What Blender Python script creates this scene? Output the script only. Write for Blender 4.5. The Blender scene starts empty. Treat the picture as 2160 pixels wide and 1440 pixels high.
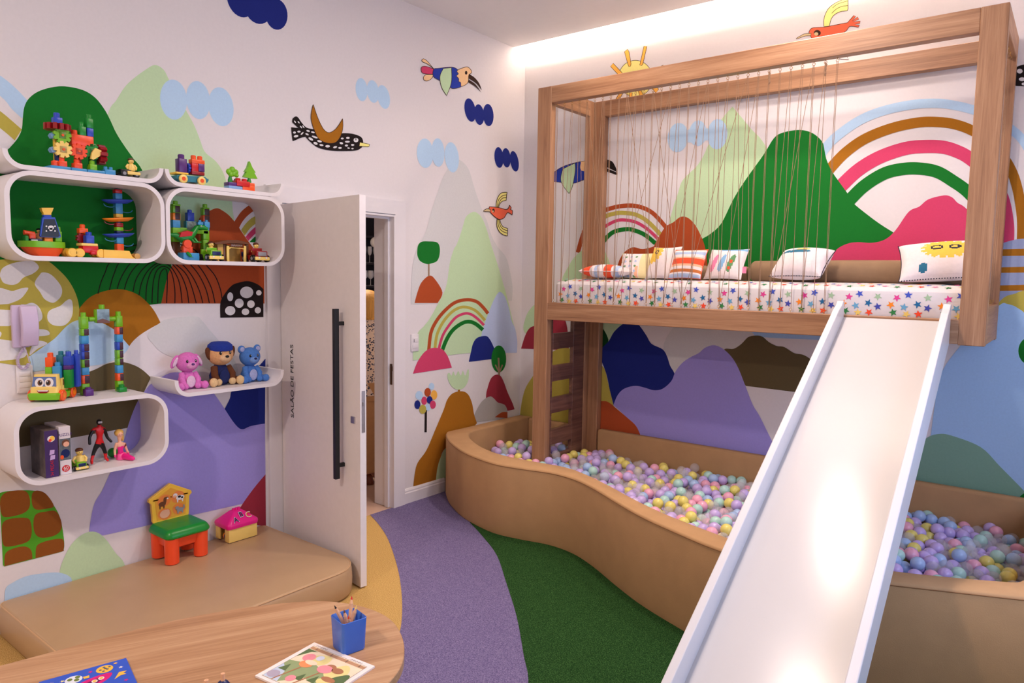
import bpy, bmesh, math, random
import numpy as np
from mathutils import Vector, Matrix, Euler
random.seed(7); np.random.seed(7)
SC = bpy.context.scene
COL = SC.collection
# ------------------------------------------------------------ camera, light, exposure
CAM = np.array([3.675, -4.81, 1.62]); ROT = (1.48124172, -0.0153721280, 0.666002938); FPX = 1520.15
cd = bpy.data.cameras.new('camera'); cd.sensor_width = 36.0; cd.sensor_fit = 'HORIZONTAL'
cd.lens = FPX / 2160 * 36.0; cd.clip_start = 0.02
cam = bpy.data.objects.new('camera', cd); COL.objects.link(cam)
cam.location = CAM; cam.rotation_euler = ROT; SC.camera = cam
vs = SC.view_settings; vs.view_transform = 'Standard'; vs.look = 'None'; vs.gamma = 1.0
vs.use_curve_mapping = False; vs.exposure = 0.28
W0 = bpy.data.worlds.new('world'); SC.world = W0; W0.use_nodes = True
W0.node_tree.nodes['Background'].inputs[0].default_value = (0.45, 0.6, 1.0, 1); W0.node_tree.nodes['Background'].inputs[1].default_value = 0.6

def light(name, kind, loc, rot, power, col, size=0.1, sy=None, shape='DISK', spot=None, blend=.5):
    l = bpy.data.lights.new(name, kind); l.energy = power; l.color = col
    if kind == 'AREA':
        l.shape = shape; l.size = size
        if sy: l.size_y = sy
    elif kind == 'SPOT':
        l.shadow_soft_size = size; l.spot_size = math.radians(spot); l.spot_blend = blend
    else: l.shadow_soft_size = size
    o = bpy.data.objects.new(name, l); COL.objects.link(o); o.location = loc; o.rotation_euler = rot
    return o
ZC = 3.44      # ceiling height
WARM = (1.0, 0.805, 0.71)
DOWN = [(2.39, -0.66, 8), (2.39, -1.57, 22), (2.39, -2.48, 20), (1.25, -0.95, 4), (1.9, -5.7, 52)]  # last pair added: fill for the back wall's left part, light on the door
for x, y, pw in DOWN:
    light('downlight_lamp', 'AREA', (x, y, ZC - 0.012), (0, 0, 0), pw, WARM, 0.17).data.spread = math.radians(180 if y < -1 else 130)
# daylight through the window in the right-hand wall
light('window_daylight', 'AREA', (4.47, -2.3, 1.5), (0, math.radians(90), 0), 27, (0.50, 0.63, 1.0), 1.35, 2.2, 'RECTANGLE')
# LED strip in the ceiling cove along the back wall
light('cove_strip_lamp', 'AREA', (2.27, -0.184, 3.503), (math.radians(62), 0, 0), 60, (1.0, 0.80, 0.66), 4.45, 0.03, 'RECTANGLE')
# lamp of the party room behind the door
light('hall_lamp', 'AREA', (-1.3, -0.9, 2.55), (0, 0, 0), 30, (1.0, 0.78, 0.6), 0.5)

# ------------------------------------------------------------ pixels to places (2160x1440 frame)
MR = np.array(Euler(ROT, 'XYZ').to_matrix())
def ray(px, py): return MR @ np.array([(px - 1080) / FPX, -(py - 720) / FPX, -1.0])
def hit(px, py, P0, n):
    d = ray(px, py); n = np.array(n, float); return CAM + d * (n @ (np.array(P0, float) - CAM) / (n @ d))
def W(px, py, X=0.0): return hit(px, py, (X, 0, 0), (1, 0, 0))      # point on a plane parallel to the left wall
def B(px, py, Y=0.0): return hit(px, py, (0, Y, 0), (0, 1, 0))      # ... to the back wall
def F(px, py, Z=0.0): return hit(px, py, (0, 0, Z), (0, 0, 1))      # ... to the floor
def topx(P):
    d = MR.T @ (np.array(P) - CAM); return 1080 + FPX * d[0] / -d[2], 720 - FPX * d[1] / -d[2]

# ------------------------------------------------------------ materials
def lin(c):
    c = c / 255.0; return c / 12.92 if c <= 0.04045 else ((c + 0.055) / 1.055) ** 2.4
REF = [lin(c) for c in (205, 184, 186)]
def alb(r, g, b): return tuple(min(.95, max(.002, lin(c) / k * .78)) for c, k in zip((r, g, b), REF))
def srgb(r, g, b): return tuple(lin(c) for c in (r, g, b))
MATS = {}
def mat(name, col, rough=.5, noise=.05, scale=40, bump=0., bscale=200, metal=0, alpha=1, trans=0, emit=0, coat=0, ior=1.45, vec=None, spec=.5):
    if name in MATS: return MATS[name]
    m = bpy.data.materials.new(name); m.use_nodes = True; MATS[name] = m
    nt = m.node_tree; N = nt.nodes; L = nt.links; b = N['Principled BSDF']
    b.inputs['Roughness'].default_value = rough; b.inputs['Metallic'].default_value = metal
    b.inputs['Alpha'].default_value = alpha; b.inputs['Transmission Weight'].default_value = trans
    b.inputs['Coat Weight'].default_value = coat; b.inputs['Specular IOR Level'].default_value = spec; b.inputs['IOR'].default_value = ior
    tc = N.new('ShaderNodeTexCoord'); mp = N.new('ShaderNodeMapping'); L.new(tc.outputs['Object'], mp.inputs[0])
    if vec: mp.inputs['Scale'].default_value = vec
    nz = N.new('ShaderNodeTexNoise'); nz.inputs['Scale'].default_value = scale; nz.inputs['Detail'].default_value = 4
    L.new(mp.outputs[0], nz.inputs['Vector'])
    mx = N.new('ShaderNodeMix'); mx.data_type = 'RGBA'; L.new(nz.outputs[0], mx.inputs[0])
    mx.inputs[6].default_value = (*[c * (1 - noise * 2) for c in col], 1); mx.inputs[7].default_value = (*[min(1, c * (1 + noise * 2)) for c in col], 1)
    L.new(mx.outputs[2], b.inputs['Base Color'])
    if bump:
        n2 = N.new('ShaderNodeTexNoise'); n2.inputs['Scale'].default_value = bscale; n2.inputs['Detail'].default_value = 3
        L.new(mp.outputs[0], n2.inputs['Vector'])
        bp = N.new('ShaderNodeBump'); bp.inputs['Strength'].default_value = bump; bp.inputs['Distance'].default_value = .003
        L.new(n2.outputs[0], bp.inputs['Height']); L.new(bp.outputs[0], b.inputs['Normal'])
    if emit:
        b.inputs['Emission Color'].default_value = (*col, 1); b.inputs['Emission Strength'].default_value = emit
    return m
def wood(name, c1, c2, c3, axis, rough=.45, s=1.0):
    if name in MATS: return MATS[name]
    m = bpy.data.materials.new(name); m.use_nodes = True; MATS[name] = m
    nt = m.node_tree; N = nt.nodes; L = nt.links; b = N['Principled BSDF']; b.inputs['Roughness'].default_value = rough
    tc = N.new('ShaderNodeTexCoord'); mp = N.new('ShaderNodeMapping'); L.new(tc.outputs['Object'], mp.inputs[0])
    sc = [26 * s] * 3; sc['xyz'.index(axis)] = 1.3 * s; mp.inputs['Scale'].default_value = sc
    n1 = N.new('ShaderNodeTexNoise'); n1.inputs['Scale'].default_value = 1.0; n1.inputs['Detail'].default_value = 8; n1.inputs['Roughness'].default_value = .65
    n1.inputs['Distortion'].default_value = .6
    L.new(mp.outputs[0], n1.inputs['Vector'])
    mp2 = N.new('ShaderNodeMapping'); L.new(tc.outputs['Object'], mp2.inputs[0])
    sc = [190 * s] * 3; sc['xyz'.index(axis)] = 5 * s; mp2.inputs['Scale'].default_value = sc
    n2 = N.new('ShaderNodeTexNoise'); n2.inputs['Scale'].default_value = 1.0; L.new(mp2.outputs[0], n2.inputs['Vector'])
    ma = N.new('ShaderNodeMath'); ma.operation = 'MULTIPLY_ADD'; L.new(n2.outputs[0], ma.inputs[0]); ma.inputs[1].default_value = .35; L.new(n1.outputs[0], ma.inputs[2])
    r = N.new('ShaderNodeValToRGB'); L.new(ma.outputs[0], r.inputs[0]); e = r.color_ramp.elements
    e[0].position = .38; e[0].color = (*c1, 1); e[1].position = .92; e[1].color = (*c3, 1); k = e.new(.66); k.color = (*c2, 1)
    L.new(r.outputs[0], b.inputs['Base Color'])
    bp = N.new('ShaderNodeBump'); bp.inputs['Strength'].default_value = .08; bp.inputs['Distance'].default_value = .002
    L.new(ma.outputs[0], bp.inputs['Height']); L.new(bp.outputs[0], b.inputs['Normal'])
    return m
def speckle(name, cols, scale, bump, rough=.95):
    if name in MATS: return MATS[name]
    m = bpy.data.materials.new(name); m.use_nodes = True; MATS[name] = m
    nt = m.node_tree; N = nt.nodes; L = nt.links; b = N['Principled BSDF']; b.inputs['Roughness'].default_value = rough
    b.inputs['Specular IOR Level'].default_value = .15
    tc = N.new('ShaderNodeTexCoord'); nz = N.new('ShaderNodeTexNoise'); nz.inputs['Scale'].default_value = scale; nz.inputs['Detail'].default_value = 3
    nz.inputs['Roughness'].default_value = .75
    L.new(tc.outputs['Object'], nz.inputs['Vector'])
    r = N.new('ShaderNodeValToRGB'); L.new(nz.outputs[0], r.inputs[0]); e = r.color_ramp.elements
    e[0].position = .34; e[0].color = (*cols[0], 1); e[1].position = .68; e[1].color = (*cols[2], 1); k = e.new(.5); k.color = (*cols[1], 1)
    L.new(r.outputs[0], b.inputs['Base Color'])
    bp = N.new('ShaderNodeBump'); bp.inputs['Strength'].default_value = bump; bp.inputs['Distance'].default_value = .006
    L.new(nz.outputs[0], bp.inputs['Height']); L.new(bp.outputs[0], b.inputs['Normal'])
    return m

# ------------------------------------------------------------ mesh builder (world coordinates)
ORG = {}
class G:
    def __init__(s): s.v = []; s.f = []; s.mi = []
    def add(s, vs, fs, mi=0):
        o = len(s.v); s.v += [tuple(map(float, v)) for v in vs]; s.f += [tuple(i + o for i in f) for f in fs]; s.mi += [mi] * len(fs); return s
    def box(s, x0, x1, y0, y1, z0, z1, mi=0):
        v = [(x, y, z) for z in (z0, z1) for y in (y0, y1) for x in (x0, x1)]
        return s.add(v, [(0, 2, 3, 1), (4, 5, 7, 6), (0, 1, 5, 4), (2, 6, 7, 3), (0, 4, 6, 2), (1, 3, 7, 5)], mi)
    def rbox(s, x0, x1, y0, y1, z0, z1, r, seg=2, mi=0, M=None):
        bm = bmesh.new(); bmesh.ops.create_cube(bm, size=1)
        for v in bm.verts: v.co = Vector(((x0 + x1) / 2 + v.co.x * (x1 - x0), (y0 + y1) / 2 + v.co.y * (y1 - y0), (z0 + z1) / 2 + v.co.z * (z1 - z0)))
        r = min(r, .49 * min(x1 - x0, y1 - y0, z1 - z0))
        bmesh.ops.bevel(bm, geom=bm.edges[:], offset=r, segments=seg, profile=.5, affect='EDGES')
        vs = [(M @ v.co) if M else v.co for v in bm.verts]; bm.verts.index_update()
        s.add(vs, [[v.index for v in f.verts] for f in bm.faces], mi); bm.free(); return s
    def tube(s, path, r, n=8, mi=0, closed=False, caps=True):
        P = [Vector(p) for p in path]; k = len(P); rr = r if hasattr(r, '__len__') else [r] * k
        vs = []; up = None
        for i in range(k):
            t = (P[(i + 1) % k] - P[i - 1]) if closed else (P[min(i + 1, k - 1)] - P[max(i - 1, 0)])
            t = t.normalized() if t.length > 1e-9 else Vector((0, 0, 1))
            if up is None: up = Vector((0, 0, 1)) if abs(t.z) < .9 else Vector((1, 0, 0))
            a = t.cross(up).normalized(); b = a.cross(t).normalized(); up = b
            for j in range(n):
                q = 2 * math.pi * j / n; vs.append(P[i] + (a * math.cos(q) + b * math.sin(q)) * rr[i])
        fs = []
        for i in range(k if closed else k - 1):
            for j in range(n):
                fs.append((i * n + j, i * n + (j + 1) % n, ((i + 1) % k) * n + (j + 1) % n, ((i + 1) % k) * n + j))
        if caps and not closed: fs += [tuple(range(n))[::-1], tuple((k - 1) * n + j for j in range(n))]
        return s.add(vs, fs, mi)
    def cyl(s, p0, p1, r0, r1=None, n=20, mi=0): return s.tube([p0, p1], [r0, r0 if r1 is None else r1], n, mi)
    def sph(s, c, r, n=18, m=10, mi=0, M=None):
        if not hasattr(r, '__len__'): r = (r, r, r)
        vs = [(0, 0, 1)] + [(math.sin(math.pi * i / m) * math.cos(2 * math.pi * j / n), math.sin(math.pi * i / m) * math.sin(2 * math.pi * j / n), math.cos(math.pi * i / m)) for i in range(1, m) for j in range(n)] + [(0, 0, -1)]
        vs = [Vector((a * r[0], b * r[1], c_ * r[2])) for a, b, c_ in vs]
        vs = [(M @ v if M else v) + Vector(c) for v in vs]
        fs = [(0, 1 + j, 1 + (j + 1) % n) for j in range(n)]
        for i in range(m - 2):
            for j in range(n): fs.append((1 + i * n + j, 1 + (i + 1) * n + j, 1 + (i + 1) * n + (j + 1) % n, 1 + i * n + (j + 1) % n))
        e = len(vs) - 1; fs += [(e, 1 + (m - 2) * n + (j + 1) % n, 1 + (m - 2) * n + j) for j in range(n)]
        return s.add(vs, fs, mi)
    def prism(s, poly, ax, a, b, mi=0):
        k = len(poly)
        f = {'x': lambda p, t: (t, p[0], p[1]), 'y': lambda p, t: (p[0], t, p[1]), 'z': lambda p, t: (p[0], p[1], t)}[ax]
        vs = [f(p, a) for p in poly] + [f(p, b) for p in poly]
        return s.add(vs, [tuple(range(k))[::-1], tuple(range(k, 2 * k))] + [(i, (i + 1) % k, k + (i + 1) % k, k + i) for i in range(k)], mi)
    def rings(s, rs, mi=0, closed=True, cap=True):
        k = len(rs[0]); vs = [p for r in rs for p in r]; fs = []
        for i in range(len(rs) - 1):
            for j in range(k if closed else k - 1): fs.append((i * k + j, i * k + (j + 1) % k, (i + 1) * k + (j + 1) % k, (i + 1) * k + j))
        if cap: fs += [tuple(range(k))[::-1], tuple((len(rs) - 1) * k + j for j in range(k))]
        return s.add(vs, fs, mi)
    def lathe(s, prof, c, n=24, mi=0, M=None, cap=False):
        rs = []
        for r, z in prof:
            ring = [Vector((r * math.cos(2 * math.pi * j / n), r * math.sin(2 * math.pi * j / n), z)) for j in range(n)]
            rs.append([(M @ p if M else p) + Vector(c) for p in ring])
        return s.rings(rs, mi, True, cap)
    def poly(s, pts, mi=0): return s.add(pts, [tuple(range(len(pts)))], mi)
    def build(s, name, mats, parent=None, smooth=True, ang=35, recalc=True, kind=None, label=None):
        if not isinstance(mats, (list, tuple)): mats = [mats]
        o = Vector(ORG.get(parent.name, (0, 0, 0))) if parent else Vector((0, 0, 0))
        me = bpy.data.meshes.new(name); me.from_pydata([(v[0] - o.x, v[1] - o.y, v[2] - o.z) for v in s.v], [], s.f)
        for m in mats: me.materials.append(m)
        if len(mats) > 1:
            for p, i in zip(me.polygons, s.mi): p.material_index = i
        if recalc:
            bm = bmesh.new(); bm.from_mesh(me); bmesh.ops.recalc_face_normals(bm, faces=bm.faces[:]); bm.to_mesh(me); bm.free()
        if smooth:
            me.polygons.foreach_set('use_smooth', [True] * len(me.polygons)); me.set_sharp_from_angle(angle=math.radians(ang))
        me.update()
        ob = bpy.data.objects.new(name, me); COL.objects.link(ob)
        if parent: ob.parent = parent; ORG[ob.name] = tuple(o)
        if kind: ob['kind'] = kind
        if label: ob['label'] = label
        return ob
def tag(o, label, cat, group=None):
    o['label'] = label; o['category'] = cat
    if group: o['group'] = group
    return o
def thing(name, label, cat, loc, group=None):
    o = bpy.data.objects.new(name, None); COL.objects.link(o); o.location = [float(a) for a in loc]; o.empty_display_size = .05
    ORG[o.name] = tuple(float(a) for a in loc); return tag(o, label, cat, group)
def struct(o): o['kind'] = 'structure'; return o
def offs(poly, d):      # inset (d>0) a counter-clockwise plan polygon
    P = np.array(poly, float); k = len(P); A = np.roll(P, 1, 0); Bn = np.roll(P, -1, 0)
    def nrm(e): l = np.hypot(e[:, 0], e[:, 1])[:, None]; l[l == 0] = 1; return np.stack([-e[:, 1], e[:, 0]], 1) / l
    n = nrm(P - A) + nrm(Bn - P); l = (n ** 2).sum(1)[:, None]; l[l < .3] = .3
    return P + n / l * 2 * d
def loft(g, poly, levels, mi=0):
    rs = []
    for z, d in levels: rs.append([(p[0], p[1], z) for p in offs(poly, d)])
    return g.rings(rs, mi)
def rrect(x0, x1, y0, y1, r, n=6):
    out = []
    rr = r if hasattr(r, '__len__') else [r] * 4
    for (cx, cy, a), q in zip(((x1, y0, -90), (x1, y1, 0), (x0, y1, 90), (x0, y0, 180)), rr):
        px = cx - q if cx == x1 else cx + q; py = cy + q if cy == y0 else cy - q
        for i in range(n + 1):
            t = math.radians(a + 90 * i / n); out.append((px + q * math.cos(t), py + q * math.sin(t)))
    return out
def crom(pts, closed=True, n=6):
    """smooth curve through points; a point given twice is a sharp corner"""
    P = [tuple(map(float, p)) for p in pts]; segs = []
    if closed:
        k = len(P); corners = [i for i in range(k) if P[i] == P[(i + 1) % k]]
        if corners:
            i0 = corners[0] + 1; P = P[i0:] + P[:i0]; P.append(P[0])
            cur = [P[0]]
            for a in P[1:]:
                if a == cur[-1]:
                    if len(cur) > 1: segs.append(cur)
                    cur = [a]
                else: cur.append(a)
            if len(cur) > 1: segs.append(cur)
        else:
            Q = [P[-1]] + P + [P[0], P[1]]; out = []
            for i in range(1, len(Q) - 2):
                for t in range(n): out.append(cr1(Q[i - 1], Q[i], Q[i + 1], Q[i + 2], t / n))
            return out
    else: segs = [P]
    out = []
    for sg in segs:
        if len(sg) == 2: out += [sg[0]] if closed else sg; continue
        Q = [sg[0]] + sg + [sg[-1]]
        for i in range(1, len(Q) - 2):
            for t in range(n): out.append(cr1(Q[i - 1], Q[i], Q[i + 1], Q[i + 2], t / n))
        if not closed: out.append(sg[-1])
    return out
def cr1(a, b, c, d, t):
    return tuple(.5 * (2 * b[i] + (c[i] - a[i]) * t + (2 * a[i] - 5 * b[i] + 4 * c[i] - d[i]) * t * t + (3 * b[i] - a[i] - 3 * c[i] + d[i]) * t ** 3) for i in range(len(b)))
def ell(cx, cy, rx, ry, rot=0, n=28):
    c, s_ = math.cos(math.radians(rot)), math.sin(math.radians(rot))
    return [(cx + rx * math.cos(q) * c - ry * math.sin(q) * s_, cy + rx * math.cos(q) * s_ + ry * math.sin(q) * c) for q in [2 * math.pi * i / n for i in range(n)]]
def text_mesh(s, size, M, m, name, parent, ext=.0006):
    cu = bpy.data.curves.new('t', 'FONT'); cu.body = s; cu.size = size; cu.extrude = ext; cu.align_x = 'CENTER'; cu.align_y = 'CENTER'
    ob = bpy.data.objects.new('t', cu); COL.objects.link(ob); bpy.context.view_layer.update()
    me = bpy.data.meshes.new_from_object(ob.evaluated_get(bpy.context.evaluated_depsgraph_get())); bpy.data.objects.remove(ob)
    o = Vector(ORG.get(parent.name, (0, 0, 0))); me.transform(Matrix.Translation(-o) @ M); me.materials.clear(); me.materials.append(m); me.name = name
    ob = bpy.data.objects.new(name, me); COL.objects.link(ob); ob.parent = parent; return ob
def frame(o, x, y, z):   # 4x4 from origin and axes
    M = Matrix.Identity(4)
    for i, a in enumerate((x, y, z)):
        a = Vector(a).normalized()
        for j in range(3): M[j][i] = a[j]
    for j in range(3): M[j][3] = o[j]
    return M
# ------------------------------------------------------------ the room
XR, YF, ZT = 4.55, -7.2, 3.62
M_WALL = mat('wall_paint', (.80, .775, .785), .85, .015, 60, .05, 400, spec=.2)
M_CEIL = mat('ceiling_paint', (.93, .91, .89), .9, .01, 20)
M_TRIM = mat('white_lacquer', (.82, .80, .82), .35, .01, 20)
M_SHELF = mat('white_melamine', (.83, .80, .82), .42, .01, 20)
g = G()      # left wall with the door opening (y -2.31..-1.44)
DY0, DY1, DZ = -2.318, -1.44, 2.02
g.box(-.18, 0, YF, DY0, 0, ZT); g.box(-.18, 0, DY1, 0.18, 0, ZT); g.box(-.18, 0, DY0, DY1, DZ, ZT)
wall_left = struct(g.build('wall_left', M_WALL, None, False))
wall_back = struct(G().box(0, XR, 0, .18, 0, ZT).build('wall_back', M_WALL, None, False))
g = G(); wy0, wy1, wz0, wz1 = -3.5, -1.1, .8, 2.2
g.box(XR, XR + .18, YF, wy0, 0, ZT); g.box(XR, XR + .18, wy1, .18, 0, ZT); g.box(XR, XR + .18, wy0, wy1, 0, wz0); g.box(XR, XR + .18, wy0, wy1, wz1, ZT)
wall_right = struct(g.build('wall_right', M_WALL, None, False))
struct(G().box(-.18, XR + .18, YF - .18, YF, 0, ZT).build('wall_front', M_WALL, None, False))
g = G(); g.box(0, XR, YF, -.157, ZC, ZC + .05); g.box(-.18, XR + .18, YF, .18, ZT, ZT + .1)
ceiling = struct(g.build('ceiling', M_CEIL, None, False))
g = G(); fr = .05
g.box(XR + .02, XR + .08, wy0, wy1, wz0, wz0 + fr); g.box(XR + .02, XR + .08, wy0, wy1, wz1 - fr, wz1)
for y in (wy0, (wy0 + wy1) / 2 - fr / 2, wy1 - fr): g.box(XR + .02, XR + .08, y, y + fr, wz0 + fr, wz1 - fr)
win = struct(g.build('window_1', M_TRIM, None, False))
M_GLASS = mat('window_glass', (.9, .95, 1), .02, 0, 5, alpha=.12)
for k in (0, 1):
    y = wy0 + fr + k * ((wy1 - wy0) / 2 - fr / 2); G().box(XR + .045, XR + .051, y, y + (wy1 - wy0) / 2 - 1.5 * fr, wz0 + fr, wz1 - fr).build('pane', M_GLASS, win, False)
# floor: golden granulate with a lilac and a green band
M_FY = speckle('granulate_gold', (srgb(150, 110, 62), srgb(206, 168, 98), srgb(236, 204, 136)), 260, .5)
M_FL = speckle('granulate_lilac', (srgb(82, 72, 112), srgb(118, 108, 152), srgb(160, 150, 186)), 260, .5)
M_FG = speckle('turf_green', (srgb(12, 36, 14), srgb(32, 74, 32), srgb(84, 132, 66)), 240, .9)
floor = struct(G().box(0, XR, YF, 0, -.12, 0).build('floor', M_FY, None, False))
c1 = crom([(-.02, -1.64), (.21, -1.75), (.45, -1.89), (.76, -2.11), (1.01, -2.31), (1.24, -2.52), (1.39, -2.69), (1.62, -3.02), (1.75, -3.4), (1.78, -3.9), (1.7, -4.6), (1.5, -5.4), (1.5, -7.19)], False)
c2 = crom([(.62, -1.33), (.82, -1.45), (1.10, -1.64), (1.39, -1.91), (1.66, -2.17), (1.90, -2.43), (2.06, -2.61), (2.3, -3.0), (2.45, -3.5), (2.5, -4.2), (2.4, -5.2), (2.4, -7.19)], False)
lil = [p for p in c1 if p[0] > 0.001]; lil = [(.001, -1.65)] + lil
G().poly([(x, y, .0016) for x, y in lil] + [(x, y, .0016) for x, y in [(4.54, -7.19), (4.54, -.001), (.001, -.001)]]).build('lilac_band', M_FL, floor, False)
G().poly([(x, y, .0032) for x, y in c2] + [(4.54, -7.19, .0032), (4.54, -.001, .0032), (.62, -.001, .0032)]).build('green_turf', M_FG, floor, False)
# baseboards
def bboard(name, y0, y1):
    pr = [(0.0005, 0), (.016, 0), (.016, .075), (.012, .082), (.012, .092), (.006, .105), (.0005, .107)]
    return struct(G().prism([(p[0], p[1]) for p in pr], 'y', y0, y1).build(name, M_TRIM, None, False))
bboard('baseboard_left', -1.347, -.93); bboard('baseboard_left_near', YF + .01, -3.80)
# door casing, jamb and stop
g = G()
for y0, y1 in ((-2.425, DY0 - .001), (DY1, -1.347)): g.box(.0005, .022, y0, y1, 0, DZ + .005)
g.box(.0005, .022, -2.425, -1.347, DZ + .005, 2.118)
struct(g.build('trim_door_casing', M_TRIM, None, False))
g = G()
g.box(-.179, .0225, DY0, DY0 + .012, 0, DZ); g.box(-.179, .0225, DY1 - .012, DY1, 0, DZ); g.box(-.179, .0225, DY0 + .012, DY1 - .012, DZ - .012, DZ)
g.box(-.06, -.025, DY1 - .026, DY1 - .012, 0, DZ - .012); g.box(-.06, -.025, DY0 + .012, DY1 - .026, DZ - .026, DZ - .012)
jamb = struct(g.build('trim_door_jamb', M_TRIM, None, False))
M_DARKBR = mat('bronze_metal', srgb(92, 70, 58), .4, .05, 50, metal=.6)
p0 = W(821, 768); p1 = W(821, 812)
g = G(); g.rbox(-.016, .006, DY1 - .0165, DY1 - .012, p1[2], p0[2], .002); g.rbox(-.012, .010, DY1 - .019, DY1 - .0125, p0[2] - .05, p0[2] - .015, .002)
g.build('strike_plate', M_DARKBR, jamb)
# the party room seen through the gap
M_TILE = mat('hall_tile', srgb(214, 180, 158), .3, .03, 4)
struct(G().box(-4.2, 0, -3.4, 2.2, -.12, -.002).build('floor_hall', M_TILE, None, False))
M_HW = mat('hall_paint', srgb(150, 120, 105), .8, .02)
M_DK = mat('dark_cabinet', srgb(40, 30, 26), .5, .1, 12)
struct(G().box(-3.2, -3.1, -3.4, 2.2, 0, 2.75).build('wall_hall_back', M_DK, None, False))
struct(G().box(-4.2, -.18, 2.2, 2.3, 0, 2.75).build('wall_hall_right', M_HW, None, False))
struct(G().box(-4.2, -.18, -3.5, -3.4, 0, 2.75).build('wall_hall_left', M_HW, None, False))
struct(G().box(-4.2, -.18, -3.5, 2.3, 2.75, 2.85).build('ceiling_hall', M_CEIL, None, False))
# recessed downlights, fittings also drawn for the added pair ending the list
M_LED = mat('lamp_glow', (1, .86, .7), .5, 0, 5, emit=9)
for i, (x, y, _) in enumerate(DOWN):
    t = thing('ceiling_downlight', 'round recessed downlight in the white ceiling', 'ceiling light', (x, y, ZC - .0005), 'recessed downlights in the ceiling')
    g = G(); g.lathe([(.088, 0), (.112, 0), (.112, -.008), (.088, -.010), (.088, 0)], (x, y, ZC - .0005), 32); g.build('trim_ring', M_TRIM, t)
    G().lathe([(.0005, -.001), (.0875, -.001)], (x, y, ZC - .0005), 32).build('diffuser', M_LED, t, recalc=False)

# ------------------------------------------------------------ the mural (flat paint on the two walls), traced in pixels
PAL = {'green': (24, 96, 34), 'lgreen': (176, 183, 148), 'pale': (168, 178, 208), 'navy': (30, 36, 104), 'ochre': (172, 144, 66), 'mustard': (152, 88, 24),
       'rust': (160, 64, 34), 'black': (34, 24, 24), 'lilac': (146, 124, 186), 'olive': (92, 72, 50), 'pink': (190, 56, 90), 'crimson': (142, 40, 54), 'grey': (160, 142, 140),
       'mist': (194, 176, 178), 'lav': (170, 168, 200), 'white': (206, 185, 188), 'peach': (226, 168, 128), 'coral': (212, 86, 62), 'yellow': (222, 194, 120), 'orange': (222, 150, 66),
       'blue': (40, 52, 138), 'leaf': (76, 134, 34), 'brown': (128, 66, 26), 'sky': (152, 168, 212), 'sage': (118, 140, 124), 'ink': (58, 34, 28), 'trunk': (138, 104, 84), 'tan': (196, 160, 122), 'slate': (140, 136, 166), 'dgreen': (18, 56, 26)}
MM = {k: mat('mural_' + k, alb(*v), .85, .03, 90, .06, 500, spec=.12) for k, v in PAL.items()}
LAY = {'L': 0, 'B': 0}
def paint(w, pts, col, name, sm=True, off=(0, 0), s=1.0, n=5):
    P = [(off[0] + x / s, off[1] + y / s) for x, y in pts]
    if sm: P = crom(P, True, n)
    LAY[w] += 1; d = .0004 + LAY[w] * .000025
    if w == 'L': V = [W(x, y, d) for x, y in P]; V = [(d, v[1], max(v[2], .001)) for v in V]
    else: V = [B(x, y, -d) for x, y in P]; V = [(max(v[0], .001), -d, max(v[2], .001)) for v in V]
    return G().poly(V).build('mural_' + name, MM[col], wall_left if w == 'L' else wall_back, False, recalc=False)
def line(w, pts, wd, col, name, off=(0, 0), s=1.0, closed=False, sm=True, n=6):
    P = [(off[0] + x / s, off[1] + y / s) for x, y in pts]
    if sm: P = crom(P, closed, n)
    k = len(P); LAY[w] += 1; d = .0004 + LAY[w] * .000025; a, b = [], []
    for i in range(k):
        p, q = (P[i - 1], P[(i + 1) % k]) if closed else (P[max(i - 1, 0)], P[min(i + 1, k - 1)])
        t = (q[0] - p[0], q[1] - p[1]); l = math.hypot(*t) or 1; nx, ny = -t[1] / l * wd / s / 2, t[0] / l * wd / s / 2
        a.append((P[i][0] + nx, P[i][1] + ny)); b.append((P[i][0] - nx, P[i][1] - ny))
    f = (lambda x, y: tuple(W(x, y, d))) if w == 'L' else (lambda x, y: tuple(B(x, y, -d)))
    g = G(); V = [f(*p) for p in a] + [f(*p) for p in b]
    g.add(V, [(i, (i + 1) % k, k + (i + 1) % k, k + i) for i in range(k if closed else k - 1)])
    return g.build('mural_' + name, MM[col], wall_left if w == 'L' else wall_back, False, recalc=False)
def out(w, pts, col, name, off, s, wd=6, oc='ink'):
    paint(w, pts, col, name, True, off, s); line(w, pts, wd, oc, name + '_outline', off, s, True)
def D(*p):  # sharp corner
    return [p, p]
def cloud(w, es, col):
    for i, e in enumerate(es): paint(w, ell(e[0], e[1], e[2] * 1.09, *e[3:]), col, 'cloud', False)
L = 'L'
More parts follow.
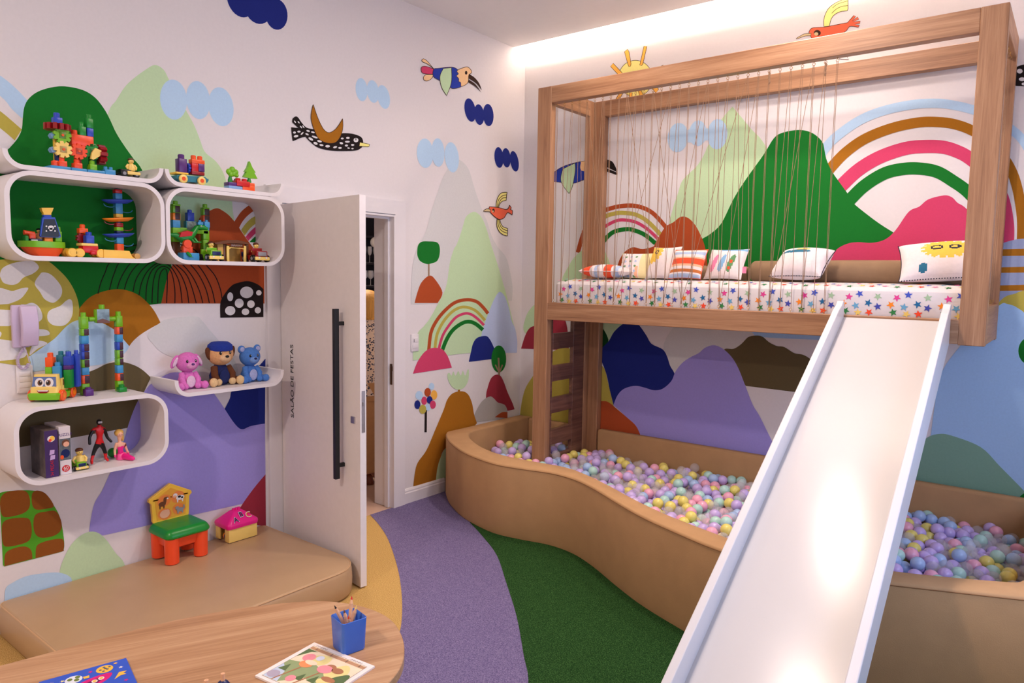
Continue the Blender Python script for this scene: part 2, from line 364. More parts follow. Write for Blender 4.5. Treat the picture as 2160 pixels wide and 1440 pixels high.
# --- left wall, upper left
paint(L, D(-80, 105) + [(0, 159), (32, 185)] + D(58, 212) + D(47, 250) + [(25, 230), (0, 202)] + D(-80, 150), 'pale', 'rainbow_band')
paint(L, D(-80, 175) + [(0, 234), (22, 252)] + D(46, 273) + D(31, 296) + [(0, 270)] + D(-80, 212), 'ochre', 'rainbow_band')
paint(L, D(-80, 250) + D(0, 312) + D(20, 330) + D(8, 342) + D(-80, 285), 'pink', 'rainbow_band')
paint(L, D(200, 330) + [(229, 236), (245, 212), (262, 185), (280, 167), (307, 147), (327, 137), (345, 147), (356, 167), (372, 197), (392, 232), (410, 265), (422, 295), (432, 320), (455, 340), (470, 362), (480, 392), (489, 421), (491, 444)] + D(494, 464) + D(480, 520) + D(300, 520), 'lgreen', 'hill')
paint(L, D(20, 312) + [(37, 292), (46, 272), (48, 250), (51, 227), (59, 210), (75, 196), (97, 187), (125, 182), (152, 184), (180, 192), (202, 207), (220, 230), (232, 252), (245, 280), (262, 307), (282, 335), (300, 359), (330, 430), (352, 510), (362, 562), (353, 584)] + D(340, 640) + D(150, 660) + D(-120, 640) + [(-110, 460), (-50, 372)], 'green', 'hill')
paint(L, [(400, 490), (418, 465), (425, 455), (443, 444), (458, 439), (471, 445), (483, 454)] + D(494.7, 467) + D(504, 479) + [(508, 486), (517, 499), (524, 509), (540, 530)] + D(557, 556) + D(558, 640) + D(340, 640) + [(353, 584), (362, 562), (378, 525)], 'rust', 'hill')
for o_, i_, c in (([(494.7, 467), (499, 460), (510, 445), (528, 431), (557, 414)], [(504.5, 480), (511, 468), (522, 455), (540, 441), (557, 431)], 'rust'),
                  ([(508.6, 485), (518, 472), (530.5, 460), (545.6, 452.6), (557, 447)], [(516, 497), (526, 483), (536, 474), (546, 468), (557, 463)], 'ochre'),
                  ([(518, 499.5), (529, 487), (546, 472), (557, 465)], [(523.6, 508), (535, 496), (546, 486), (557, 478)], 'pink'),
                  ([(526, 510.5), (536, 500.7), (546, 492), (557, 484)], [(537.5, 511), (546, 500), (557, 492)], 'green')):
    paint(L, [o_[0]] + o_ + [o_[-1], i_[-1]] + i_[::-1] + [i_[0]], c, 'rainbow_band')
cloud(L, [(366, 210, 26, 42.5, -6), (418, 211, 23, 40.5, -8), (466, 225, 24, 41.5, -10)], 'pale')
cloud(L, [(507, -2, 25, 40, -20), (545, 10, 28, 41, -12), (583, 30, 21.5, 33, -8)], 'navy')
cloud(L, [(762.7, 189, 11.5, 24.5, -6), (786.7, 193, 11.5, 24, -8), (809, 204.5, 11.8, 25.5, -12)], 'pale')
# arches of black line
c6 = dict(off=(280, 540), s=7.2)
paint(L, D(166, 690) + D(167, 665) + [(168, 650), (188, 628), (213, 616), (242, 610), (267, 612), (292, 622), (313, 640), (327, 658)] + D(339, 681) + [(325, 688), (300, 703), (283, 717)] + D(272.5, 730) + D(230, 740), 'mustard', 'dome')
for pts in ([(380, 715), (385, 520), (400, 350), (430, 240), (485, 190), (520, 240), (525, 400), (515, 715)],
            [(293, 715), (300, 520), (320, 350), (370, 215), (460, 155), (560, 200), (610, 320), (640, 520), (640, 715)],
            [(200, 680), (205, 520), (230, 370), (290, 220), (400, 130), (500, 115), (600, 190), (690, 350), (730, 520), (750, 715)],
            [(95, 595), (130, 420), (190, 280), (280, 170), (400, 95), (520, 85), (620, 140), (740, 300), (820, 510), (852, 715)],
            [(5, 540), (40, 380), (110, 250), (210, 140), (320, 70), (460, 40), (560, 60), (640, 115), (800, 260), (890, 450), (965, 715)],
            [(-126, 505), (-90, 380), (-20, 240), (80, 125), (240, 20), (450, -10), (620, 30), (750, 120), (900, 300), (1010, 520), (1065, 715)],
            [(-234, 495), (-200, 380), (-130, 240), (-24, 96), (150, -30), (450, -70), (700, -10), (870, 125), (1000, 280), (1110, 500), (1165, 715)],
            [(-354, 515), (-320, 380), (-280, 260), (-204, 96), (0, -80), (450, -130), (800, -60), (985, 130), (1100, 290), (1200, 500), (1250, 715)],
            [(-528, 570), (-486, 408), (-420, 250), (-348, 96), (-100, -130), (450, -200), (900, -120), (1110, 130), (1250, 300), (1330, 500), (1355, 640)]):
    line(L, pts, 15, 'black', 'arch_line', **c6)
paint(L, D(1330, 935) + [(1330, 720), (1380, 600), (1500, 450), (1620, 400), (1760, 380), (1900, 430)] + D(1985, 500) + D(1985, 925), 'black', 'dome', **c6)
for e in ((1730, 550, 100, 88), (1915, 557, 42, 40), (1480, 617, 45, 67), (1617, 715, 67, 70), (1795, 728, 57, 58), (1480, 828, 78, 70), (1712, 845, 57, 50), (1900, 822, 48, 48)): paint(L, ell(*e), 'white', 'spot', False, **c6)
# ochre disc with pebbles
paint(L, [(-90, 560), (-30, 551), (30, 545), (70, 543), (100, 550), (125, 570), (145, 592), (160, 620), (167, 650), (163, 680), (140, 710), (100, 740), (60, 768), (0, 765), (-90, 745)], 'ochre', 'disc')
for b in ([(0, 290), (30, 215), (130, 160), (280, 125), (420, 125), (490, 190), (470, 240), (400, 290), (300, 330), (230, 400), (150, 425), (50, 400), (10, 340)],
          [(540, 265), (640, 290), (740, 390), (785, 480), (770, 570), (700, 640), (640, 645), (560, 600), (510, 520), (445, 430), (450, 370), (500, 300)],
          [(-200, 480), (0, 462), (150, 500), (260, 470), (355, 460), (330, 520), (260, 600), (150, 650), (60, 668), (-200, 660)],
          [(880, 605), (915, 640), (920, 780), (880, 880), (800, 940), (680, 935), (610, 880), (600, 800), (640, 740), (760, 690), (830, 630)],
          [(410, 650), (490, 700), (535, 800), (520, 870), (430, 915), (380, 920), (250, 900), (250, 690), (330, 670)],
          [(-200, 750), (100, 740), (150, 760), (150, 920), (50, 945), (-200, 920)], [(400, 1000), (520, 985), (600, 1000), (630, 1040), (590, 1065), (400, 1075), (300, 1060)],
          [(380, 1310), (390, 1230), (440, 1150), (510, 1130), (600, 1165), (480, 1230)], [(-200, 1130), (150, 1130), (300, 1200), (340, 1280), (280, 1350), (0, 1385), (-200, 1385)],
          [(-60, 1000), (10, 1020), (15, 1060), (-20, 1100)]): paint(L, b, 'white', 'pebble', True, (0, 530), 6)
paint(L, D(61, 752) + [(100, 725), (117, 712), (138, 690), (155, 678), (170, 675), (200, 676), (218, 682), (233, 690), (247, 700), (260, 715)] + D(273, 730) + [(262, 745), (230, 764), (193, 771), (130, 776)] + D(70, 784), 'pale', 'hill')
paint(L, [(312, 706), (338, 680), (358, 672), (412, 667), (426, 676), (440, 693), (454, 709), (475, 735), (500, 770), (490, 792), (400, 765), (345, 745), (325, 727)], 'mist', 'hill')
paint(L, D(5, 905) + [(40, 868), (76, 842), (130, 805), (196, 781), (226, 767), (256, 763), (283, 770), (302, 781)] + D(318, 796) + [(300, 835), (285, 870)] + D(269, 902) + [(185, 917), (42, 943)] + D(5, 949), 'olive', 'hill')
paint(L, D(315, 812) + [(302, 829), (288, 851), (272, 892), (255, 950), (231, 1000), (215, 1035), (199, 1062), (191, 1098)] + D(188, 1121) + [(204, 1128), (216, 1129), (279, 1115), (432, 1080)] + D(512, 1062) + D(560, 1000) + D(559, 890) + [(530, 898), (510, 905), (494, 892), (474, 862), (451, 829), (430, 805), (400, 790), (360, 786)], 'lilac', 'hill')
paint(L, D(474, 862) + [(485, 840), (490, 822), (515, 792), (545, 772)] + D(560, 756) + D(559, 893) + [(530, 898), (510, 905), (494, 892)], 'navy', 'hill')
paint(L, D(560, 1000) + [(535, 1030), (512, 1062)] + D(490, 1098) + D(561, 1110), 'crimson', 'hill')
c8 = dict(off=(0, 1010), s=5.33)
paint(L, D(-40, 165) + [(100, 135), (330, 127), (480, 160), (600, 290), (680, 450), (720, 690)] + [(717, 790)] + D(690, 818) + D(50, 982) + D(35, 970) + D(0, 300), 'leaf', 'shell_patch', **c8)
for b in ([(20, 190), (100, 140), (270, 130), (330, 200), (330, 320), (250, 390), (80, 428), (20, 400), (0, 280)], [(370, 150), (430, 130), (520, 170), (605, 300), (540, 330), (420, 345), (370, 310), (355, 220)],
          [(30, 500), (100, 450), (270, 435), (340, 470), (355, 620), (300, 710), (100, 760), (35, 730), (20, 600)], [(400, 400), (520, 365), (630, 365), (690, 480), (680, 580), (600, 640), (470, 660), (400, 620), (375, 520)],
          [(60, 840), (150, 780), (280, 758), (350, 800)] + D(365, 895) + D(50, 980), D(400, 890) + [(410, 760), (480, 710), (620, 675), (700, 675), (720, 720), (715, 790), (690, 815)]): paint(L, b, 'brown', 'shell_cell', True, **c8)
paint(L, D(126, 1262) + [(126, 1207), (135, 1177), (150, 1149), (169, 1130), (189.5, 1121), (208, 1124), (225, 1139), (244, 1166), (261, 1186)] + D(275, 1230), 'lgreen', 'hill')
paint(L, D(11, 1300) + [(11, 1245), (28, 1228), (56, 1215), (90, 1209), (120, 1207), (139, 1211)] + D(150, 1218) + D(165, 1270), 'pale', 'hill')
# --- left wall, right of the door
paint(L, D(867, 642) + [(869, 575), (877, 531), (893, 500), (902, 477), (910, 445), (923, 407), (933, 378), (943, 358), (953, 342), (965, 336), (978, 343), (990, 360), (998, 387), (1008, 418), (1020, 450), (1028, 468), (1037, 497), (1049, 519), (1067, 542), (1075, 569), (1081, 604)] + D(1080, 634), 'mist', 'hill')
cloud(L, [(896.7, 323, 16, 31, -3), (924, 321.5, 12.5, 30, -3), (953, 331.7, 13.5, 32, -6)], 'pale')
cloud(L, [(991.7, 232, 10.5, 25, -10), (1010.7, 241.7, 9.5, 22, -6), (1030, 242.5, 10.2, 23.5, -4)], 'navy')
cloud(L, [(1052.5, 332, 8.6, 22, -5), (1068, 332.7, 8.2, 20.5, -5), (1085, 340, 8, 22, -10)], 'navy')
paint(L, D(871, 760) + D(871, 742) + [(881, 703), (893, 689), (907, 671), (924, 640), (941, 604), (949, 553), (958, 524), (962, 518), (970, 498), (977, 475), (983, 457), (997, 447), (1008, 450), (1018, 462), (1027, 485), (1036, 516), (1051, 562), (1064, 607), (1073, 640), (1080, 671)] + D(1086, 692) + D(1086, 735) + [(993, 744), (947, 749)], 'lgreen', 'hill')
f4 = dict(off=(860, 480), s=4.5)
paint(L, D(690, 1192) + [(700, 1020), (730, 910), (770, 800), (820, 680), (870, 610), (920, 650), (960, 760), (985, 880), (1020, 960), (1040, 1080)] + D(1036, 1186), 'lav', 'hill', **f4)
for pts, wd, c in (([(200, 1160), (220, 1000), (270, 890), (350, 790), (450, 710), (560, 684), (650, 700), (710, 750), (762, 815)], 32, 'rust'), ([(258, 1150), (280, 1010), (340, 890), (420, 800), (500, 757), (570, 757), (640, 785), (690, 830), (733, 880)], 27, 'ochre'),
                   ([(293, 1160), (330, 1030), (390, 930), (460, 850), (540, 815), (600, 822), (660, 862), (724, 925)], 25, 'pink'), ([(328, 1165), (370, 1060), (430, 970), (520, 905), (590, 893), (650, 916), (714, 970)], 36, 'green')): line(L, pts, wd, c, 'rainbow_band', **f4)
paint(L, D(65, 715) + [(90, 620), (130, 520), (205, 455), (260, 490), (330, 615)] + D(285, 715), 'rust', 'mound', **f4)
line(L, [(200, 340), (200, 458)], 15, 'trunk', 'tree_trunk', sm=False, **f4)
paint(L, [(90, 230), (100, 165), (135, 133), (200, 130), (275, 138), (303, 180), (303, 255), (280, 315), (230, 338), (180, 345), (120, 318), (95, 275)], 'green', 'tree_crown', **f4)
paint(L, D(50, 1385) + [(90, 1280), (150, 1190), (210, 1148), (270, 1140), (330, 1155), (380, 1220)] + D(420, 1328), 'pink', 'mound', **f4)
paint(L, D(580, 1273) + [(600, 1180), (620, 1100), (660, 1045), (740, 1027), (780, 1060), (820, 1140), (845, 1200)] + D(850, 1240), 'navy', 'mound', **f4)
f5 = dict(off=(850, 740), s=4.8)
paint(L, D(840, 600) + [(842, 455), (855, 380), (890, 280), (940, 240), (985, 250), (1020, 310), (1060, 420), (1110, 530)] + D(1130, 590) + D(1055, 606), 'crimson', 'mound', **f5)
paint(L, ell(865, 1245, 70, 128, 0), 'green', 'tree_crown', False, **f4)
line(L, [(862, 1235), (866, 1330), (868, 1400)], 16, 'trunk', 'tree_trunk', **f4); line(L, [(832, 1300), (866, 1370)], 13, 'trunk', 'tree_branch', sm=False, **f4); line(L, [(900, 1300), (870, 1378)], 13, 'trunk', 'tree_branch', sm=False, **f4)
paint(L, D(740, 720) + D(720, 650) + [(760, 570), (810, 500), (880, 460), (920, 480), (960, 520), (1030, 545)] + D(1058, 600) + D(1058, 680), 'grey', 'mound', **f5)
paint(L, D(930, 670) + [(970, 640), (1010, 618)] + D(1058, 618) + D(1058, 680), 'rust', 'mound', **f5)
paint(L, D(105, 1370) + [(120, 1240), (150, 1130), (240, 1000), (330, 790), (410, 600), (450, 490), (510, 425), (600, 408), (660, 440), (700, 530), (720, 640)] + D(750, 730) + D(600, 900) + [(430, 985), (380, 1080), (350, 1180)] + D(332, 1310), 'mustard', 'hill', **f5)
paint(L, D(332, 1310) + [(350, 1180), (380, 1080), (430, 985)] + D(520, 940) + D(520, 1260), 'lgreen', 'hill', **f5)
line(L, [(568, 385), (567, 415)], 22, 'mustard', 'stem', sm=False, **f5)
paint(L, [(450, 240), (470, 222), (492, 250), (510, 206), (532, 250), (560, 203), (584, 250), (606, 200), (630, 250), (655, 187), (668, 205), (660, 300), (620, 370), (560, 392), (500, 365), (460, 300)], 'lgreen', 'cup_flower', n=4, **f5)
line(L, [(232, 590), (230, 822)], 22, 'black', 'tree_trunk', sm=False, **f5)
for e, c in (((290, 358, 28, 35), 'pale'), ((165, 450, 38, 45), 'pale'), ((255, 570, 25, 35), 'pale'), ((250, 418, 32, 44), 'rust'), ((315, 445, 33, 48), 'orange'), ((215, 503, 28, 42), 'pink'), ((270, 495, 30, 38), 'navy'), ((303, 543, 30, 42), 'pink'), ((147, 543, 30, 45), 'navy'), ((200, 590, 36, 46), 'ochre')): paint(L, ell(*e), c, 'leaf_dot', False, **f5)
# birds on the left wall
t1 = dict(off=(820, 0), s=5.684)
for pts, c, nm in ((D(540, 825) + [(470, 770), (405, 740), (400, 715), (420, 705), (460, 730), (510, 790)], 'peach', 'bird_tail'), (D(540, 895) + [(450, 895), (418, 925), (425, 960), (460, 970), (510, 945)], 'peach', 'bird_tail'),
                   (D(545, 830) + [(450, 795), (400, 800), (388, 830), (400, 870), (440, 885)] + D(540, 890), 'pink', 'bird_tail'),
                   ([(540, 830), (600, 818), (750, 805), (820, 830), (850, 900), (870, 1020), (840, 1050), (770, 1062), (735, 1045), (620, 970), (535, 915)], 'blue', 'bird_body'),
                   (D(655, 820) + D(752, 810) + [(755, 940), (740, 1030)] + D(695, 1145) + [(640, 1060), (615, 960), (620, 890)], 'lgreen', 'bird_wing'),
                   ([(818, 850), (870, 820), (940, 802), (980, 830), (995, 870), (960, 900), (955, 970), (930, 1010), (870, 1035), (862, 990), (840, 975), (838, 940), (812, 910), (835, 885)], 'peach', 'bird_head')): out(L, pts, c, nm, **t1)
paint(L, ell(928, 872, 15, 22), 'ink', 'bird_eye', False, **t1)
paint(L, D(960, 885) + [(1030, 930), (1085, 1000)] + D(1116, 1082) + [(1050, 1000)] + D(960, 940), 'ink', 'bird_beak', **t1); paint(L, D(955, 952) + [(1040, 1010)] + D(1112, 1110) + [(1040, 1040)] + D(950, 985), 'ink', 'bird_beak', **t1)
t2 = dict(off=(600, 200), s=9)
paint(L, [(150, 490), (160, 450), (210, 410), (260, 430), (330, 530), (420, 620), (560, 655), (700, 690), (1000, 730), (1150, 727), (1300, 740), (1440, 790), (1490, 860), (1490, 960), (1440, 1020), (1330, 1060), (1000, 1065), (800, 1045), (620, 990), (480, 880)] + D(400, 795) + [(300, 820), (180, 870), (155, 855), (130, 640)] + D(140, 615) + D(270, 630) + [(160, 530)], 'black', 'bird_body', **t2)
out(L, D(545, 180) + [(510, 350), (510, 480), (560, 650), (640, 820), (760, 900), (900, 920), (1000, 880), (1080, 750), (1110, 600)] + D(1105, 450) + [(1040, 560), (960, 660), (850, 718), (760, 670), (690, 560), (620, 400)], 'mustard', 'bird_wing', wd=10, **t2)
out(L, D(1430, 900) + [(1600, 935), (1612, 962), (1580, 985)] + D(1420, 970), 'yellow', 'bird_beak', wd=9, **t2)
for e in ((200, 510, 11, 27, -40), (270, 520, 11, 27, -40), (315, 610, 12, 30, -40), (360, 605, 11, 32, -35), (190, 715, 27, 20), (275, 697, 32, 18), (335, 733, 14, 36, 45), (220, 785, 45, 22, -10), (450, 685, 35, 17, 15), (540, 710, 36, 16, 15), (430, 748, 35, 16, 25), (500, 837, 50, 22, 30), (575, 800, 60, 18, 20), (590, 920, 42, 25, 25), (665, 880, 45, 20, 15), (702, 953, 40, 18, 10), (820, 975, 44, 24), (962, 992, 38, 20, -15), (1055, 1007, 34, 18),
          (1098, 828, 28, 17), (1205, 817, 34, 20), (1080, 917, 34, 20, 15), (1195, 890, 48, 18), (1177, 962, 30, 20), (1295, 950, 30, 18), (1218, 1010, 25, 13, 10), (1292, 1020, 22, 13), (1358, 858, 46, 42)): paint(L, ell(*e, n=14), 'white', 'bird_spot', False, **t2)
paint(L, ell(1357, 842, 8, 26, n=12), 'black', 'bird_eye', False, **t2)
t3 = dict(off=(860, 280), s=6)
out(L, D(1120, 940) + [(1125, 870), (1150, 800), (1190, 760)] + D(1257, 752) + D(1246, 855) + [(1200, 865), (1170, 895)] + D(1150, 945), 'yellow', 'bird_wing', wd=8, **t3)
out(L, D(1130, 1095) + [(1130, 1180), (1160, 1250), (1210, 1290)] + D(1262, 1305) + D(1265, 1210) + [(1210, 1190), (1180, 1150)] + D(1168, 1100), 'yellow', 'bird_wing', wd=8, **t3)
for pts in ([(1132, 940), (1150, 850), (1195, 800), (1250, 785)], [(1142, 940), (1170, 860), (1205, 825), (1248, 820)], [(1142, 1100), (1150, 1180), (1190, 1240), (1262, 1272)], [(1155, 1100), (1170, 1170), (1205, 1215), (1262, 1240)]): line(L, pts, 8, 'ink', 'feather_line', **t3)
out(L, D(1035, 935) + [(1150, 945), (1255, 970)] + D(1290, 915) + [(1310, 950), (1300, 970), (1325, 985)] + D(1322, 1040) + [(1265, 1010), (1220, 1075), (1160, 1095), (1100, 1060), (1050, 1010), (1030, 970)], 'coral', 'bird_body', wd=8, **t3)
out(L, D(1050, 970) + [(1000, 962), (962, 985), (970, 995)] + D(1045, 997), 'tan', 'bird_beak', wd=7, **t3)
paint(L, ell(1085, 985, 16, 25), 'ink', 'bird_eye', False, **t3); paint(L, ell(1080, 994, 8, 13, n=12), 'tan', 'bird_eye', False, **t3)
# --- back wall
K = 'B'
s1 = dict(off=(1260, 80), s=9)
out(K, ell(722, 770, 325, 345, n=24), 'yellow', 'sun_disc', wd=9, **s1)
for r in ([(250, 540), (300, 480), (480, 670), (420, 720)], [(515, 262), (575, 215), (602, 262), (640, 490), (630, 537), (598, 545), (580, 500)], [(885, 155), (942, 160), (865, 490), (842, 525), (805, 515), (822, 440)], [(1000, 640), (1250, 515), (1282, 555), (1030, 700)],
          [(960, 860), (1030, 800), (1165, 975), (1110, 1045)], [(775, 1000), (830, 990), (925, 1210), (850, 1260)], [(612, 1040), (662, 1040), (645, 1300), (590, 1300)], [(430, 1030), (490, 1040), (350, 1290), (270, 1290)], [(150, 800), (170, 740), (390, 800), (390, 860)]):
    out(K, [q for p in r for q in (p, p)], 'orange', 'sun_ray', wd=9, **s1)
r1 = dict(off=(1660, 0), s=10.8)
out(K, D(840, 610) + [(840, 450), (880, 310), (960, 180), (1100, 70), (1250, 0)] + D(1390, -60) + D(1390, 200) + D(1375, 245) + [(1220, 265), (1090, 330), (1010, 430)] + D(965, 595), 'yellow', 'bird_wing', wd=12, **r1)
for pts in ([(1040, 180), (1160, 90), (1390, 20)], [(1020, 305), (1120, 210), (1240, 150), (1390, 125)]): line(K, pts, 11, 'ink', 'feather_line', **r1)
out(K, [(500, 750), (520, 690), (570, 640), (680, 625), (850, 615), (1050, 580)] + D(1380, 515) + D(1525, 350) + D(1562, 372) + D(1490, 480) + D(1610, 385) + D(1637, 435) + D(1500, 500) + D(1672, 480) + D(1660, 530) + D(1540, 555) + D(1655, 575) + D(1625, 622) + [(1440, 600), (1360, 690), (1260, 770), (1100, 900), (850, 980), (680, 950), (580, 880), (535, 820)], 'coral', 'bird_body', wd=12, **r1)
out(K, D(550, 760) + [(400, 770), (300, 820), (220, 870), (235, 885), (400, 825)] + D(545, 812), 'tan', 'bird_beak', wd=11, **r1)
paint(K, ell(690, 750, 80, 68), 'ink', 'bird_eye', False, **r1); paint(K, ell(668, 774, 47, 40), 'tan', 'bird_eye', False, **r1)
line(K, [(1770, 124), (1790, 126), (1784, 114)], 1.6, 'ink', 'feather_line', sm=False)
b1 = dict(off=(1260, 200), s=4)
paint(K, D(1140, 100) + [(1060, 190), (990, 300), (920, 460), (880, 540), (830, 610), (720, 720), (680, 830), (640, 950), (605, 1100)] + D(600, 1300) + D(1000, 1300) + D(1500, 600) + [(1430, 450), (1370, 360), (1300, 290), (1200, 170)], 'lgreen', 'hill', **b1)
for pts, wd, c in (([(-165, 1330), (-110, 1150), (-30, 1030), (50, 978), (200, 938), (340, 940), (465, 995), (580, 1118)], 36, 'rust'), ([(-80, 1320), (-30, 1150), (55, 1036), (150, 1000), (230, 996), (330, 1012), (430, 1072), (535, 1180)], 35, 'ochre'),
                   ([(-45, 1320), (10, 1180), (60, 1115), (160, 1062), (240, 1056), (330, 1076), (420, 1130), (510, 1212)], 27, 'pink'), ([(0, 1340), (50, 1240), (130, 1160), (240, 1133), (310, 1142), (400, 1180), (490, 1252)], 36, 'green')): line(K, pts, wd, c, 'rainbow_band', **b1)
p3 = dict(off=(1140, 300), s=4.8)
paint(K, D(215, 1440) + [(225, 1365), (270, 1280), (330, 1180), (420, 1095), (540, 1040), (630, 1070), (690, 1190), (720, 1300)] + D(740, 1440), 'lgreen', 'hill', **p3)
out(K, [(100, 335), (130, 310), (200, 260), (300, 220), (440, 190), (560, 180), (640, 250), (600, 330), (440, 380), (330, 415), (200, 405), (130, 390)], 'blue', 'bird_body', wd=5, **p3)
out(K, D(225, 270) + D(350, 210) + [(352, 290), (325, 440)] + D(290, 521) + [(230, 440), (205, 370)], 'lgreen', 'bird_wing', wd=5, **p3)
paint(K, [(410, 205), (440, 192), (560, 165), (650, 175), (650, 275), (500, 292), (410, 282)], 'peach', 'bird_head', **p3)
paint(K, D(640, 170) + [(720, 190), (760, 250)] + D(777, 302) + D(640, 236), 'black', 'bird_beak', **p3); paint(K, D(640, 250) + D(778, 308) + D(773, 332) + D(640, 285), 'black', 'bird_beak', **p3)
cloud(K, [(1430, 290, 20, 31, 8), (1472, 281, 17, 27, 4), (1513, 283, 19.5, 32, 4)], 'pale'); paint(K, [(1420, 285), (1460, 272), (1500, 272), (1520, 285), (1490, 296), (1450, 300)], 'pale', 'cloud')
b2 = dict(off=(1700, 180), s=3.6)
for pts, wd, c in (([(110, 540), (145, 480), (230, 390), (400, 270), (580, 195), (800, 147), (1000, 136), (1150, 156), (1270, 186), (1400, 230), (1580, 350), (1670, 450), (1760, 620)], 70, 'pale'), ([(150, 680), (190, 625), (300, 510), (450, 405), (650, 325), (850, 282), (1000, 278), (1130, 295), (1260, 342), (1400, 430), (1530, 590), (1600, 760), (1640, 1000), (1640, 1190)], 78, 'mustard'),
                   ([(230, 810), (270, 760), (400, 640), (560, 545), (750, 480), (900, 464), (1040, 469), (1150, 502), (1245, 555), (1400, 690), (1490, 850), (1530, 1050), (1530, 1200)], 100, 'pink'), ([(300, 910), (340, 862), (450, 757), (600, 667), (750, 633), (880, 633), (1000, 658), (1110, 722), (1225, 805), (1320, 920), (1380, 1080)], 94, 'green')): line(K, pts, wd, c, 'rainbow_band', **b2)
paint(K, D(1500, 620) + D(1480, 504) + [(1500, 492), (1522, 470), (1547, 420), (1572, 380), (1610, 327), (1632, 292), (1650, 280), (1682, 274), (1705, 277), (1722, 286), (1735, 300), (1739, 316), (1744, 338), (1756, 363), (1772, 386), (1790, 411), (1800, 428), (1825, 449), (1856, 472)] + D(1886, 491) + D(1900, 640), 'green', 'hill')
paint(K, D(170, 1440) + [(190, 1385), (230, 1325), (300, 1285), (380, 1300), (470, 1280), (490, 1250), (560, 1130), (590, 1100), (640, 1075), (700, 1030), (760, 1035), (820, 1090), (870, 1180), (910, 1290)] + D(930, 1440), 'rust', 'hill', **b1)
paint(K, D(170, 1440) + [(195, 1305), (240, 1240), (320, 1200), (400, 1190), (500, 1195), (600, 1170), (680, 1100), (780, 960), (860, 920), (930, 865), (1050, 835), (1110, 850), (1150, 890), (1200, 920), (1260, 980), (1330, 1080), (1400, 1200)] + D(1430, 1440), 'pink', 'hill', **b2)
paint(K, D(2090, 640) + D(2095, 520) + [(2130, 508), (2165, 503)] + D(2260, 503) + D(2260, 640), 'slate', 'stripe_patch')
for y0, y1 in ((525, 540), (563, 575.5), (601, 613.5)): paint(K, [(2095, y0 + 1), (2260, y0 - 3), (2260, y1 - 2), (2095, y1)], 'mustard', 'stripe', False)
paint(K, D(2060, 700) + [(2111, 633), (2141, 619), (2165, 611)] + D(2260, 590) + D(2260, 760), 'ochre', 'hill')
paint(K, D(1950, 1030) + [(1975, 830), (1990, 778), (2025, 730), (2060, 690), (2109, 643), (2125, 641), (2146, 649), (2168, 672), (2200, 760)] + D(2230, 1060), 'sky', 'hill')
paint(K, ell(2172, 740, 24, 29), 'green', 'tree_crown', False)
paint(K, D(1880, 1050) + [(1900, 965), (1952, 925), (1980, 915), (2009, 919), (2069, 943), (2109, 983), (2160, 1035)] + D(2200, 1080), 'sage', 'hill')
paint(K, [(2150, 1052), (2160, 1040), (2180, 1030), (2220, 1070), (2160, 1075)], 'green', 'hill')
paint(K, [(2135, 150), (2160, 136), (2200, 140), (2230, 165), (2200, 185), (2160, 182), (2138, 178)], 'black', 'bird_body')
for e in ((2151, 150, 6, 5), (2156, 167, 7, 4), (2160, 177, 5, 3)): paint(K, ell(*e), 'white', 'bird_spot', False)
# below the bed
u = dict(off=(1240, 660), s=4.32)
paint(K, D(-100, 60) + D(500, 40) + D(400, 300) + D(100, 300) + D(-100, 200), 'lgreen', 'hill', **u)
paint(K, [(1106, 700), (1108, 672), (1118, 652), (1132, 642), (1155, 655), (1165, 700), (1140, 720)], 'lgreen', 'hill')
paint(K, D(1099, 735) + [(1108, 707), (1118, 691), (1135, 684), (1160, 668), (1185, 665), (1196, 690)] + D(1200, 738), 'crimson', 'mound')
paint(K, [(-120, 300), (-90, 160), (0, 80), (60, 85), (110, 115), (150, 160), (180, 220), (186, 260), (160, 320), (100, 380), (-60, 380)], 'dgreen', 'mound', **u)
paint(K, D(1096, 905) + [(1098, 864), (1107, 822), (1124, 793), (1150, 755), (1180, 735), (1215, 738), (1245, 758), (1268, 770), (1276, 780), (1281, 800), (1288, 830)] + D(1294, 855) + D(1280, 920), 'ochre', 'hill')
paint(K, D(770, 140) + [(850, 90)] + D(1100, 60) + D(1540, 120) + [(1500, 200), (1420, 270), (1340, 325), (1250, 335), (1100, 400), (900, 480), (800, 545), (740, 470), (690, 330), (710, 240)], 'mist', 'hill', **u)
paint(K, D(1490, 165) + D(1520, 130) + D(2300, 190) + D(2300, 255) + [(2105, 245), (1620, 222)] + D(1520, 205), 'sky', 'stripe', **u)
paint(K, [(190, 255), (240, 170), (320, 100), (390, 85), (460, 105), (530, 200), (580, 280), (680, 330), (720, 390), (750, 480), (790, 555), (780, 640), (700, 720), (620, 740), (400, 780)] + D(235, 840) + [(200, 700), (170, 560), (130, 450), (110, 380), (130, 320)], 'navy', 'hill', **u)
paint(K, [(1240, 340), (1330, 325), (1400, 280), (1460, 220), (1530, 205), (1590, 215), (1650, 265), (1720, 300), (1790, 310), (1880, 365), (1960, 380), (2030, 420), (2100, 480), (2160, 560)] + D(2200, 770) + D(2000, 733) + D(1440, 664) + [(1340, 520)], 'olive', 'hill', **u)
paint(K, D(-60, 1140) + [(-40, 980), (0, 880), (60, 815), (150, 802), (200, 820), (260, 870), (350, 945), (440, 1030)] + D(490, 1140), 'rust', 'hill', **u)
paint(K, D(233, 838) + [(270, 750), (330, 690), (430, 663), (520, 680), (600, 703), (680, 690), (760, 620), (800, 530), (860, 455), (930, 405), (1010, 365), (1070, 315), (1150, 293), (1230, 325), (1310, 400), (1370, 500), (1430, 650), (1500, 830), (1560, 930), (1620, 1050), (1680, 1170)] + D(1760, 1340) + D(600, 1340) + D(490, 1140) + [(440, 1030), (350, 945)], 'lilac', 'hill', **u)
